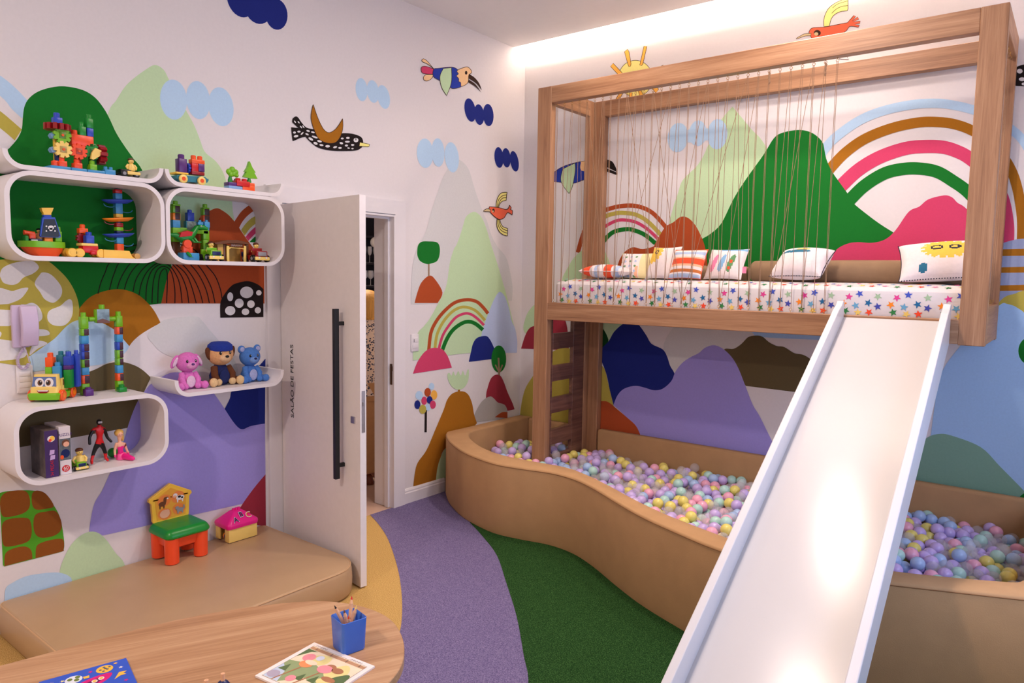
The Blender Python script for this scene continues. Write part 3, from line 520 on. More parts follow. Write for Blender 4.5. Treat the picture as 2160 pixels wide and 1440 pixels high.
# ------------------------------------------------------------ the door, open against the play mattress
hx, hy = .03, -2.303
dvec = Vector((.861 - hx, -2.413 - hy, 0)); DL = dvec.length; dvec.normalize(); dn = Vector((dvec.y, -dvec.x, 0))   # dn: towards the camera side
if dn.y > 0: dn = -dn
M_DOOR = mat('door_paint', (.86, .82, .81), .5, .02, 30)
M_BLK = mat('black_powder_coat', (.008, .008, .009), .45, .05, 60)
M_STEEL = mat('brushed_steel', (.5, .48, .5), .35, .05, 80, metal=.9)
def dpt(s, off, z): return Vector((hx, hy, 0)) + dvec * s + dn * off + Vector((0, 0, z))
door = thing('door_1', '', '', (hx, hy, .008)); del door['label']; del door['category']; door['kind'] = 'structure'
Md = frame((hx, hy, 0), dvec, (0, 0, 1), -dn)   # local x along door, y up, z to far side
def dbox(g, s0, s1, o0, o1, z0, z1, r=.002):
    c = [dpt(s, o, z) for z in (z0, z1) for o in (o0, o1) for s in (s0, s1)]
    g.add(c, [(0, 2, 3, 1), (4, 5, 7, 6), (0, 1, 5, 4), (2, 6, 7, 3), (0, 4, 6, 2), (1, 3, 7, 5)]); return g
dbox(G(), 0, DL, 0, .036, .008, 2.012).build('door_leaf', M_DOOR, door, False)
def dhit(px, py, off=.036):
    P = hit(px, py, dpt(0, off, 0), dn); q = Vector(P) - Vector((hx, hy, 0)); return q.dot(dvec), P[2]
s0, z1 = dhit(703, 651, .085); s1, z0 = dhit(712, 1011, .085)
s0 = (s0 + s1) / 2 - .011
h = dbox(G(), s0, s0 + .022, .068, .094, z0, z1).build('pull_handle', M_BLK, door, False, label='long black bar pull handle')
for zz in (z0 + .07, z1 - .075): dbox(G(), s0 + .003, s0 + .019, .036, .069, zz - .01, zz + .01).build('handle_mount', M_BLK, h, False)
s, z = dhit(746, 885); dbox(G(), s - .016, s + .016, .036, .044, z - .017, z + .017).build('lock_rosette', M_STEEL, door, False)
p = hit(766, 867, dpt(DL, 0, 0), dvec); zt, zb = hit(766, 824, dpt(DL, 0, 0), dvec)[2], hit(766, 912, dpt(DL, 0, 0), dvec)[2]
dbox(G(), DL - .001, DL + .0015, .008, .027, zb, zt).build('lock_faceplate', M_STEEL, door, False)
dbox(G(), DL, DL + .008, .013, .022, (zt + zb) / 2 + .03, (zt + zb) / 2 + .05).build('latch', M_STEEL, door, False)
for zz in (.35, 1.1, 1.8): g = G(); g.cyl((hx - .012, hy - .012, zz - .045), (hx - .012, hy - .012, zz + .045), .007, n=10); g.build('hinge', M_STEEL, door)
sa, za = dhit(617, 727); sb, zb2 = dhit(616, 880)
ctr = dpt((sa + sb) / 2, .0366, (za + zb2) / 2)
tx = text_mesh('SALÃO DE FESTAS', 1.0, Matrix.Identity(4), M_BLK, 'door_lettering', door)
vs_ = np.array([v.co for v in tx.data.vertices]) + np.array(ORG[door.name])
w_ = vs_[:, 0].max() - vs_[:, 0].min(); tx.data.transform(Matrix.Translation(Vector(ORG[door.name])))
fy = .036 / (vs_[:, 1].max() - vs_[:, 1].min())
tx.data.transform(frame(ctr, (0, 0, 1), -dvec, dn) @ Matrix.Diagonal((abs(za - zb2) / w_, .048, 1, 1)))
tx.data.transform(Matrix.Translation(-Vector(ORG[door.name])))

# ------------------------------------------------------------ loft bed
WC = (srgb(126, 86, 60), srgb(166, 122, 88), srgb(190, 148, 112))
WX, WY, WZ = [wood('oak_' + a, *WC, a) for a in 'xyz']
X0, X1, YB, Y0 = .598, 3.33, -.006, -.630
PW, PD, RZ0, RZ1, TZ0, TZ1 = .115, .06, 1.320, 1.442, 2.822, 2.937
bed = thing('loft_bed', 'long oak loft bed frame on the back wall with ladder and rope screen', 'loft bed', (X0, Y0, 0))
def wbox(nm, m, *b, par=None, r=.003): return G().rbox(*b, r, 1).build(nm, m, par or bed, True, 30)
wbox('post', WZ, X0, X0 + PW, Y0, Y0 + PD, .195, TZ1)
wbox('post', WZ, X1 - PW, X1, Y0, Y0 + PD, RZ0 - .005, TZ1)
wbox('post', WZ, X0 + PW - .045, X0 + PW, YB - .115, YB, .195, TZ1)
wbox('post', WZ, X0 + PW, X0 + PW + .09, YB - PD, YB, .195, TZ1)
wbox('post', WZ, X1 - PW, X1, YB - PD, YB, RZ0 - .005, TZ1)
wbox('top_rail', WX, X0 + PW, X1 - PW, Y0, Y0 + PD, TZ0, TZ1 - .0005)
wbox('top_rail', WX, X0 + PW + .09, X1 - PW, YB - PD, YB, TZ0, TZ1 - .0005)
wbox('top_rail', WY, X0 + PW - .045, X0 + PW, Y0 + PD, YB - .115, TZ0, TZ1 - .0005)
wbox('top_rail', WY, X1 - .045, X1, Y0 + PD, YB - PD, TZ0, TZ1 - .0005)
wbox('bed_rail', WX, X0 + PW, X1 - PW, Y0, Y0 + PD, RZ0, RZ1)
wbox('bed_rail', WX, X0 + PW + .09, X1 - PW, YB - PD, YB, RZ0, RZ1)
wbox('bed_rail', WY, X0 + PW - .045, X0 + PW, Y0 + PD, YB - .115, RZ0, RZ1)
wbox('bed_rail', WY, X1 - .045, X1, Y0 + PD, YB - PD, RZ0, RZ1 + .07)
wbox('bed_deck', WX, X0 + PW, X1 - .045, Y0 + PD, YB - PD, RZ0 + .03, RZ0 + .06)
M_WDK = wood('walnut_y', srgb(78, 50, 40), srgb(112, 76, 62), srgb(138, 98, 80), 'y')
for zz in (1.10, .865, .63, .395, .20): wbox('ladder_rung', M_WDK, X0 + PW - .040, X0 + PW - .006, Y0 + PD + .03, -.27, zz, zz + .115)
wbox('ladder_stile', M_WDK, X0 + PW - .040, X0 + PW - .006, Y0 + PD, Y0 + PD + .03, .20, RZ0)
wbox('ladder_stile', M_WDK, X0 + PW - .040, X0 + PW - .006, -.27, YB - .115, .20, RZ0)
# rope screen
M_ROPE = mat('hemp_rope', srgb(150, 118, 92), .9, .15, 300); M_BRASS = mat('brass_hook', srgb(190, 150, 90), .3, .05, 50, metal=.9)
NH = 31; XH = [.744 + i * (2.570 - .744) / (NH - 1) for i in range(NH)]; YH = -.600
def hook(x, y, z, s):
    g = G(); g.cyl((x, y, z), (x, y, z - s * .010), .0016, n=6); r = .0075
    g.tube([(x + r * math.sin(q), y + 0, z - s * (.010 + r - r * math.cos(q))) for q in [2 * math.pi * i / 12 for i in range(12)]], .0014, 5, closed=True)
    g.build('eye_hook', M_BRASS, bed)
for x in XH: hook(x, YH, TZ0, 1); hook(x, YH, RZ1, -1)
rnd = random.Random(3)
zt_, zb_ = TZ0 - .024, RZ1 + .024
pairs = []
for i in range(NH):
    for sgn in (-1, 1):
        j = i + (0 if rnd.random() < .55 else sgn * rnd.choice([0, 1, 1, 1]))
        pairs.append((i, min(max(j, 0), NH - 1), sgn))
pairs += [(14, 8, 1), (22, 16, -1), (9, 13, 1), (23, 20, 1), (28, 25, -1), (4, 7, 1), (12, 16, 1), (18, 14, -1)]
for i, j, sgn in pairs:
    a = (XH[i] + sgn * .003, YH + sgn * .001, zt_); b = (XH[j] + sgn * .003, YH - sgn * .001, zb_)
    G().tube([a, b], .0015, 6).build('rope_strand', M_ROPE, bed)
for i in (24, 29):
    g = G(); g.tube([(XH[i] + rnd.uniform(-.004, .004), YH + rnd.uniform(-.003, .003), zt_ + .006 - k * .012) for k in range(7)], [.004, .006, .005, .007, .005, .006, .003], 7); g.build('rope_knot', M_ROPE, bed)
for k in range(5):   # right-hand end: hooks between the posts
    y = Y0 + .12 + k * .09; hook(X1 - .022, y, TZ0, 1); hook(X1 - .022, y, RZ1 + .07, -1)
    G().tube([(X1 - .022, y, TZ0 - .024), (X1 - .022, y, RZ1 + .094)], .0015, 6).build('rope_strand', M_ROPE, bed)

# ------------------------------------------------------------ slide
M_SLIDE = mat('slide_white_paint', (.56, .55, .545), .2, .015, 3, .02, 8)
M_SLD = mat('slide_side_paint', (.66, .66, .68), .30, .01, 10)
SS = .542; SK = -.0334; sy0, sz0 = -.634, 1.430
def sz(y): return sz0 + SS * (y - sy0)
ye = -3.24
def skew(g): g.v = [(x + SK * (y - sy0), y, z) for x, y, z in g.v]; return g
slide = thing('slide', 'long white painted slide running down from the loft bed', 'slide', (2.92, ye, 0))
LX0, LX1, RX0, RX1 = 2.650, 2.682, 3.146, 3.180
g = G(); pr = [(sy0, sz(sy0)), (ye + .06, sz(ye + .06)), (ye - .12, .03), (ye - .12, .006), (ye + .0, .006), (sy0, sz(sy0) - .03)]
g.prism(pr, 'x', LX1, RX0); skew(g); g.build('chute', M_SLIDE, slide, True, 40)
def guard(xa, xb):
    t = [(sy0 + .0, sz(sy0) + .085), (sy0 - .03, sz(sy0) + .088), (sy0 - .06, sz(sy0 - .06) + .098), (sy0 - .12, sz(sy0 - .12) + .108), (ye, sz(ye) + .108), (ye - .08, .07), (ye - .12, .006), (ye - .0, .006), (sy0, sz(sy0) - .115)]
    g = G(); g.prism(t, 'x', xa, xb); skew(g)
    o = g.build('side_guard', M_SLD, slide, False)
    md = o.modifiers.new('bevel', 'BEVEL'); md.width = .004; md.segments = 2; md.limit_method = 'ANGLE'
guard(LX0, LX1); guard(RX0, RX1)

# ------------------------------------------------------------ ball pit
M_SUEDE = mat('tan_suede', srgb(186, 146, 102), .8, .06, 9, .15, 260)
PZ = .46
outer = crom([(.024, -.92), (.06, -.97), (.14, -1.05), (.30, -1.17), (.55, -1.305), (.85, -1.385), (1.06, -1.365), (1.25, -1.325), (1.43, -1.345), (1.62, -1.43), (1.86, -1.575), (2.06, -1.685), (2.28, -1.775), (2.5, -1.85), (2.72, -1.875), (2.95, -1.84), (3.16, -1.765), (3.36, -1.68), (3.60, -1.575), (3.74, -1.50)], False, 5) + [(3.76, -1.44), (3.76, -.024)]
inner = [(3.585, -.024), (3.585, -1.36)] + crom([(3.565, -1.41), (3.53, -1.445), (3.33, -1.55), (3.13, -1.635), (2.93, -1.70), (2.70, -1.735), (2.52, -1.705), (2.30, -1.64), (2.12, -1.575), (1.91, -1.475), (1.69, -1.35), (1.46, -1.235), (1.26, -1.175), (1.01, -1.195), (.78, -1.195), (.54, -1.12), (.32, -.985), (.20, -.87), (.155, -.76), (.15, -.60)], False, 5) + [(.15, -.024), (.024, -.024)]
pit = thing('ball_pit', 'curved tan suede ball pit with padded walls under the loft bed', 'ball pit', (1.9, -.8, 0))
full = outer + inner
ri = None
g = G(); loft(g, full, [(.004, .006), (.03, 0), (PZ - .012, 0), (PZ - .004, .003), (PZ, .010)]); g.build('padded_wall', M_SUEDE, pit, True, 50)
M_SEAM = mat('seam_thread', srgb(140, 98, 62), .9, .05, 60)
g = G(); g.tube([(p[0], p[1], PZ - .012) for p in offs(full, -.0005)[3:len(outer) - 3]], .0022, 5); g.build('piping', M_SEAM, pit)
g = G(); g.tube([(.151, -.075, PZ - .006), (.1515, -.075, .05)], .0025, 5); g.build('seam', M_SEAM, pit)
g = G(); loft(g, rrect(.82, 3.583, -.085, -.024, .015, 3), [(.03, 0), (PZ - .02, 0), (PZ - .006, .006), (PZ, .018)]); g.build('back_pad', M_SUEDE, pit, True, 50)
g = G(); loft(g, rrect(.152, .59, -.085, -.024, .015, 3), [(.03, 0), (PZ - .02, 0), (PZ - .006, .006), (PZ, .018)]); g.build('back_pad', M_SUEDE, pit, True, 50)
floorpoly = [p for p in inner[1:-1]]
ins = [(3.583, -.024)] + [tuple(p) for p in inner[1:-2]] + [(.152, -.024)]
PB = .185
G().prism(ins[::-1], 'z', .006, PB).build('pit_base', M_SUEDE, pit, False)
# balls: packed by relaxation
R = .033
poly = np.array([(3.58, -.09)] + [tuple(p) for p in inner[1:-2]] + [(.155, -.09)])
def pin(P):   # signed distance to the pit outline (positive inside) and inward push
    A = poly; Bq = np.roll(poly, -1, 0); d = Bq - A
    t = np.clip(((P[:, None] - A) * d).sum(-1) / (d ** 2).sum(-1), 0, 1); C_ = A + t[..., None] * d; v = P[:, None] - C_; ds = np.hypot(v[..., 0], v[..., 1])
    k = ds.argmin(1); i = np.arange(len(P)); near = C_[i, k]; dist = ds[i, k]
    x, y = P[:, 0][:, None], P[:, 1][:, None]
    cr = ((A[:, 1] > y) != (Bq[:, 1] > y)) & (x < (Bq[:, 0] - A[:, 0]) * (y - A[:, 1]) / (Bq[:, 1] - A[:, 1] + 1e-12) + A[:, 0])
    ins_ = cr.sum(1) % 2 == 1; nv = (P - near) / (dist[:, None] + 1e-9); nv[~ins_] *= -1
    return np.where(ins_, dist, -dist), nv, near
rg = np.random.RandomState(5); pts = []
while len(pts) < 1750:
    c = rg.uniform((.15, -1.75), (3.6, -.08), (3000, 2)); s_, _, _ = pin(c); c = c[s_ > R]
    pts = (pts if len(pts) else []) + c.tolist()
P = np.array(pts[:1750]); P = np.c_[P, rg.uniform(PB + R, PB + 4.4 * R, len(P))]
OB = [(X0, X0 + PW, Y0, Y0 + PD), (X0 + PW - .045, X0 + PW, -.63, -.0), (X0 + PW, X0 + PW + .09, -.1, 0)]
def topz(P): return .335 + .012 * np.sin(P[:, 0] * 5 + 1) + .01 * np.sin(P[:, 1] * 7) - .02 * (P[:, 0] > 2.9)
for it in range(90):
    if it % 4 == 0:
        ci, cj = [], []
        for k0 in range(0, len(P), 250):
            dd = ((P[k0:k0 + 250, None] - P[None]) ** 2).sum(-1); a_, b_ = np.nonzero(dd < (3.0 * R) ** 2); k_ = a_ + k0 < b_; ci.append(a_[k_] + k0); cj.append(b_[k_])
        ci = np.concatenate(ci); cj = np.concatenate(cj)
    d = P[ci] - P[cj]; q = np.sqrt((d ** 2).sum(1)) + 1e-9; w_ = np.where(q < 2 * R * .985, (2 * R - q) / 2 / q, 0)[:, None] * d
    f_ = np.zeros_like(P); np.add.at(f_, ci, w_); np.add.at(f_, cj, -w_)
    P = P + f_ * .55; P[:, 2] -= .0006
    P[:, 2] = np.clip(P[:, 2], PB + R, topz(P))
    s_, nv, near = pin(P[:, :2]); bad = s_ < R * 1.02
    P[bad, :2] = near[bad] + nv[bad] * R * 1.02
    for a, b, c, e in OB:
        inb = (P[:, 0] > a - R) & (P[:, 0] < b + R) & (P[:, 1] > c - R) & (P[:, 1] < e + R)
        left = P[:, 0] < (a + b) / 2; P[inb & left, 0] = a - R; P[inb & ~left, 0] = b + R
# drop balls still deep inside another one
d = np.sqrt(((P[:, None] - P[None]) ** 2).sum(-1)) + np.eye(len(P)) * 9
keep = np.ones(len(P), bool)
for i in np.argsort(P[:, 2]):
    if keep[i] and ((d[i] < 1.72 * R) & keep).any():
        keep[i] = False
P = P[keep]
# how much of each ball the camera can see
v = P - CAM; dist = np.sqrt((v ** 2).sum(1)); u_ = v / dist[:, None]
vis = np.ones(len(P))
for i in range(len(P)):
    w = P - P[i]; al = -(w @ u_[i]); pr_ = np.sqrt(np.maximum((w ** 2).sum(1) - al ** 2, 0)); bl = (al > .01) & (pr_ < 1.6 * R); vis[i] -= (np.clip(1 - pr_[bl] / (1.6 * R), 0, 1)).sum()
scr = []
for i in range(len(P)):
    x, y = topx(P[i]); ok = 0 <= x <= 2160 and 0 <= y <= 1440
    sl = LX0 - .05 < P[i][0] + (CAM[0] - P[i][0]) * .35 < RX1 and False
    e0 = 1765 - .46 * (y - 640); e1 = 2007 - .242 * (y - 660)
    scr.append((vis[i] if ok and not (e0 < x < e1) else -9 + .01 * vis[i]) * (1 / dist[i]) if vis[i] > 0 else vis[i] - 9)
order = np.argsort(scr)[::-1]
BC = {'lilac': (srgb(204, 182, 236), .27), 'clear': ((.9, .88, .9), .30), 'blue': (srgb(174, 202, 240), .10), 'yellow': (srgb(236, 222, 120), .11), 'mint': (srgb(184, 226, 214), .11), 'pink': (srgb(244, 176, 200), .11)}
bn = list(BC)
BM = [mat('ball_' + k, c[0], .22 if k != 'clear' else .08, .02, 20, alpha=1 if k != 'clear' else .24, coat=.3) for k, c in BC.items()]
bw = np.cumsum([c[1] for c in BC.values()]); bw /= bw[-1]
bcol = [int(np.searchsorted(bw, r)) for r in rg.rand(len(P))]
def ico(sub):
    bm = bmesh.new(); bmesh.ops.create_icosphere(bm, subdivisions=sub, radius=R); vs2 = np.array([v.co for v in bm.verts]); bm.verts.index_update(); fs2 = [[v.index for v in f.verts] for f in bm.faces]; bm.free(); return vs2, fs2
iv, iF = ico(4); bme = []
for k, nm in enumerate(bn):
    me = bpy.data.meshes.new(nm + '_ball'); me.from_pydata(iv.tolist(), [], iF); me.polygons.foreach_set('use_smooth', [True] * len(me.polygons)); me.materials.append(BM[k]); bme.append(me)
for i in order[:298]:
    k = bcol[i]; o = bpy.data.objects.new('play_ball', bme[k]); COL.objects.link(o); o.location = P[i]
    tag(o, {'clear': 'clear transparent', 'lilac': 'lilac', 'blue': 'pale blue', 'yellow': 'yellow', 'mint': 'mint green', 'pink': 'pink'}[bn[k]] + ' plastic ball lying in the ball pit', 'ball', bn[k] + ' balls in the ball pit')
iv2, iF2 = ico(3); g = G()
for i in order[298:]: g.add(iv2 + P[i], iF2, bcol[i])
o = g.build('play_balls', BM, None, True, 180, recalc=False, kind='stuff'); tag(o, 'pastel and clear plastic balls filling the rest of the ball pit', 'balls')

# ------------------------------------------------------------ play mattress by the left wall
M_LEATH = mat('tan_leatherette', srgb(188, 156, 118), .38, .04, 7, .12, 320)
mt = thing('play_mattress', 'low tan leatherette floor cushion along the mural wall', 'floor mattress', (.45, -3.12, 0))
pl = rrect(.004, .905, -3.795, -2.455, (.16, .17, .03, .05), 10)
g = G(); loft(g, pl, [(.003, .012), (.018, .001), (.075, -.002), (.128, .002), (.146, .008), (.153, .016)]); tp = offs(pl, .016); cc = tp.mean(0)
g.rings([[(*(cc + (p - cc) * f), z) for p in tp] for z, f in ((.153, 1), (.158, .93), (.162, .8), (.165, .5), (.166, .12))]); g.build('cushion', M_LEATH, mt, True, 60)
g = G(); g.tube([(p[0], p[1], .1475) for p in offs(pl, .0075)], .003, 6, closed=True); g.build('piping', mat('leather_piping', srgb(206, 168, 124), .4), mt)

# ------------------------------------------------------------ table
TH = .50
M_TW = wood('table_oak', srgb(150, 108, 72), srgb(182, 140, 102), srgb(206, 168, 130), 'x', .4, .8)
edge = [(2.265, -3.62), (2.25, -3.52), (2.20, -3.42), (2.10, -3.325), (1.97, -3.262), (1.84, -3.262), (1.72, -3.31), (1.63, -3.395), (1.55, -3.51), (1.48, -3.64), (1.43, -3.78), (1.395, -3.92), (1.365, -4.05), (1.335, -4.18), (1.30, -4.35), (1.29, -4.5), (1.36, -4.66), (1.52, -4.78), (1.72, -4.80), (1.92, -4.70), (2.06, -4.52), (2.14, -4.30), (2.20, -4.05), (2.25, -3.82)]
pl = crom(edge, True, 6)
if sum(a[0] * b[1] - b[0] * a[1] for a, b in zip(pl, pl[1:] + pl[:1])) < 0: pl = pl[::-1]
tb = thing('kids_table', 'low oak table with a rounded free-form top at the front edge', 'table', (1.8, -4.0, 0))
Rz = Matrix.Rotation(math.radians(-38), 4, 'Z')
g = G(); loft(g, pl, [(TH - .03, .002), (TH - .028, 0), (TH - .002, 0), (TH, .002)])
o = g.build('table_top', M_TW, tb, True, 40)
# let the grain run along the table: rotate mesh data against the object
o.data.transform(Matrix.Rotation(math.radians(-64), 4, 'Z')); o.rotation_euler = (0, 0, math.radians(64))
for x, y in ((1.85, -3.5), (2.05, -3.9), (1.52, -4.35), (1.8, -4.5)): G().cyl((x, y, .0035), (x, y, TH - .03), .022, .03).build('leg', M_TW, tb)

# ------------------------------------------------------------ wall shelves
SD = .25; T = .019
def ringshelf(name, label, y0, y1, z0, z1, r=.105):
    t = thing(name, label, 'shelf', (SD / 2, (y0 + y1) / 2, z0)); o = rrect(y0, y1, z0, z1, r, 10); i = rrect(y0 + T, y1 - T, z0 + T, z1 - T, r - T, 10)
    g = G(); k = len(o)
    V = [(.0015, p[0], p[1]) for p in o] + [(SD, p[0], p[1]) for p in o] + [(.0015, p[0], p[1]) for p in i] + [(SD, p[0], p[1]) for p in i]; Fc = []
    for a in range(k):
        b = (a + 1) % k; Fc += [(a, b, k + b, k + a), (2 * k + a, 3 * k + a, 3 * k + b, 2 * k + b), (k + a, k + b, 3 * k + b, 3 * k + a), (a, 2 * k + a, 2 * k + b, b)]
    g.add(V, Fc); ob = g.build('shell', M_SHELF, t, True, 50); return t
def tray(name, label, y0, y1, z0, lip=.075, r=.075):
    t = thing(name, label, 'shelf', (SD / 2, (y0 + y1) / 2, z0)); n = 8
    o = [(y0, z0 + lip)] + [(y0 + r - r * math.cos(math.pi / 2 * i / n), z0 + r - r * math.sin(math.pi / 2 * i / n)) for i in range(n + 1)] + [(y1 - r + r * math.sin(math.pi / 2 * i / n), z0 + r - r * math.cos(math.pi / 2 * i / n)) for i in range(n + 1)] + [(y1, z0 + lip)]
    q = r - T; i_ = [(y1 - T, z0 + lip)] + [(y1 - T - q + q * math.cos(math.pi / 2 * i / n), z0 + T + q - q * math.sin(math.pi / 2 * i / n)) for i in range(n + 1)] + [(y0 + T + q - q * math.sin(math.pi / 2 * i / n), z0 + T + q - q * math.cos(math.pi / 2 * i / n)) for i in range(n + 1)] + [(y0 + T, z0 + lip)]
    g = G(); g.prism(o + i_, 'x', .0015, SD); g.build('shell', M_SHELF, t, True, 50); return t
ringshelf('shelf_box', 'white rounded shelf box holding the toy boat and tower', -3.764, -3.116, 1.657, 2.025)
ringshelf('shelf_box', 'white rounded shelf box beside the door holding dinosaur and cars', -3.110, -2.462, 1.657, 2.025)
ringshelf('shelf_box', 'white rounded shelf box holding puzzle boxes and figures', -3.770, -3.126, .703, 1.043)
tray('shelf_tray', 'white curved tray shelf carrying the gear block toy', -3.764, -3.116, 2.0262)
tray('shelf_tray', 'white curved tray shelf carrying the block wagon and trees', -3.110, -2.462, 2.0262)
tray('shelf_tray', 'white curved tray shelf carrying three plush animals', -3.090, -2.478, 1.005, .085)
ZA, ZB, ZC_, ZTA, ZPL, ZCT = 1.657 + T, 1.657 + T, .703 + T, 2.0262 + T, 1.005 + T, 1.043
# ------------------------------------------------------------ toys on the shelves
def pla(name, c, rough=.3, **k): return mat('plastic_' + name, srgb(*c), rough, .02, 30, **k)
PC = {'red': (206, 24, 30), 'dred': (150, 18, 26), 'orange': (244, 92, 34), 'coral': (246, 82, 40), 'amber': (250, 140, 30), 'yellow': (248, 200, 70), 'cream': (252, 218, 120), 'lime': (120, 190, 30), 'green': (20, 140, 46), 'teal': (50, 130, 150), 'blue': (44, 76, 190),
      'sky': (66, 150, 205), 'lblue': (130, 170, 220), 'navy': (22, 34, 90), 'purple': (86, 40, 120), 'black': (16, 14, 16), 'brown': (92, 48, 26), 'white': (235, 232, 232), 'pink': (240, 30, 140), 'skin': (240, 180, 150), 'tan': (226, 170, 110), 'grey': (150, 150, 155), 'sand': (214, 168, 90), 'chrome': (190, 188, 190), 'blond': (226, 178, 90), 'bark': (110, 66, 40)}
PM = {k: pla(k, v) for k, v in PC.items()}
def yz(px, py, X): p = W(px, py, X); return float(p[1]), float(p[2])
def pbox(t, nm, col, x0, y0, x1, y1, X, dep, z0=None, r=.003, zt=None):
    """box whose front face (at X) fills the pixel rectangle; dep goes back to the wall"""
    ya, _ = yz(x0, (y0 + y1) / 2, X); yb, _ = yz(x1, (y0 + y1) / 2, X); _, za = yz((x0 + x1) / 2, y0, X); _, zb = yz((x0 + x1) / 2, y1, X)
    if z0 is not None: zb = z0
    if zt is not None: za = zt
    return G().rbox(X - dep, X, min(ya, yb), max(ya, yb), zb, za, r).build(nm, PM[col] if isinstance(col, str) else col, t)
def pblock(t, col, x0, y0, x1, y1, X, dep, studs=1, sh=9, z0=None, par=None):
    """building block: body plus round studs on top (sh pixels high)"""
    ya, _ = yz(x0, (y0 + y1) / 2, X); yb, _ = yz(x1, (y0 + y1) / 2, X); _, za = yz((x0 + x1) / 2, y0, X); _, zb = yz((x0 + x1) / 2, y1, X)
    if z0 is not None: zb = z0
    u = abs(yb - ya) / max(1e-6, abs(x1 - x0)); hs = sh * u if studs else 0
    g = G(); g.rbox(X - dep, X, ya, yb, zb, za - hs, .002)
    if studs:
        w = (yb - ya) / studs; rr = min(w, dep) * .37
        for i in range(studs): c = ya + w * (i + .5); g.tube([(X - dep / 2, c, za - hs), (X - dep / 2, c, za - .15 * hs), (X - dep / 2, c, za)], [rr, rr, rr * .8], 12)
    return g.build('block', PM[col], par or t)
def gear_pts(c, r, n, q0=0):
    out = []
    for i in range(n):
        a = 2 * math.pi * i / n + q0
        for da, f in ((-.30, .72), (-.16, 1), (.16, 1), (.30, .72)): out.append((c[0] + r * f * math.cos(a + da * 2 * math.pi / n * 1.6), c[1] + r * f * math.sin(a + da * 2 * math.pi / n * 1.6)))
    return out
def gearx(t, col, cx, cy, rpx, X, th, n=9, q0=.2):
    c = yz(cx, cy, X); r = rpx * .00197; g = G(); g.prism(gear_pts(c, r, n, q0), 'x', X - th, X)
    o = g.build('gear', PM[col], t, True, 30)
    b = G(); b.rbox(X - .002, X + .0015, c[0] - r * .38, c[0] + r * .38, c[1] - r * .38, c[1] + r * .38, .001); b.build('gear_hub', pla(col + '_dark', tuple(int(k * .72) for k in PC[col])), o)
    G().cyl((X + .001, *c), (X + .005, *c), r * .15, n=10).build('axle', PM['orange'], o); return o
def base(px, py, X, z): y, _ = yz(px, py, X); return (X, y, z)
# --- gear toy on the left tray
t = thing('gear_block_toy', 'stacked toy of coloured gears and blocks on blue base plates', 'toy', base(175, 350, .19, ZTA)); X = .205
for a, b in ((107, 150), (151, 184), (185, 222)): pbox(t, 'base_plate', 'sky', a, 352, b, 360, X + .03, .09, ZTA + .0003, zt=ZTA + .014)
pblock(t, 'sky', 222, 351, 244, 364, X + .03, .05, 2, 7, ZTA + .0003)
zb = ZTA + .0143
for col, a, b, top in (('coral', 125, 142, 331), ('coral', 157, 174, 335), ('lime', 190, 205, 338)): pblock(t, col, a, top, b, 350, X + .02, .036, 1, 9, zb)
pbox(t, 'column', 'coral', 113, 338, 124, 349, X + .01, .03, zb); pbox(t, 'column', 'navy', 118, 322, 127, 345, X + .005, .02, zb)
pbox(t, 'column', 'yellow', 116, 290, 130, 340, X - .012, .024, zb + .005); pbox(t, 'column', 'dred', 160, 300, 172, 345, X - .012, .024, zb + .005); pbox(t, 'column', 'green', 190, 302, 204, 350, X - .012, .024, zb + .005)
for cy in (286, 316): c = yz(112, cy, X); g = G(); g.tube([(X - .02, c[0], c[1]), (X + .012, c[0], c[1])], .0135, 6); g.build('connector', PM['lblue'], t, True, 20)
gearx(t, 'lime', 132, 285, 18, X + .022, .016, 9, .1); gearx(t, 'cream', 134, 315, 18, X + .024, .016, 9, .35); gearx(t, 'coral', 167, 319, 17.5, X + .022, .016, 9, .15); gearx(t, 'green', 196, 320, 17.5, X + .012, .016, 9, .3)
c = [yz(*p, X) for p in ((196, 313), (209, 319), (206, 330), (192, 338), (187, 335), (189, 323))]; G().prism(c, 'x', X + .013, X + .026).build('bracket', PM['cream'], t, False)
c = yz(213, 326, X); g = G(); g.prism([(c[0] + (p[0]) * 1, p[1]) for p in []] or gear_pts((X - .01, c[1]), .044, 10), 'y', c[0] - .012, c[0] + .016); g.build('gear', PM['dred'], t, True, 30)
c = yz(122, 268, X); g = G(); g.prism(gear_pts((X - .005, c[0]), .051, 12), 'z', c[1] - .013, c[1] + .012); g.build('gear', PM['dred'], t, True, 30)
pblock(t, 'blue', 114, 237, 132, 262, X + .01, .034, 1, 11)
pbox(t, 'beam', 'coral', 151, 285, 198, 308, X + .012, .034); pbox(t, 'beam', 'lime', 165, 306, 196, 312, X + .006, .03)
c = yz(157, 280, X); G().cyl((X - .004, c[0], c[1] - .015), (X - .004, c[0], c[1] + .011), .0125, n=14).build('stud', PM['coral'], t)
pblock(t, 'green', 168, 257, 182, 286.5, X + .01, .03, 1, 10); pbox(t, 'block', 'blue', 184, 270, 198, 288, X + .01, .03); pblock(t, 'green', 183, 241, 197, 270, X + .01, .03, 1, 9)
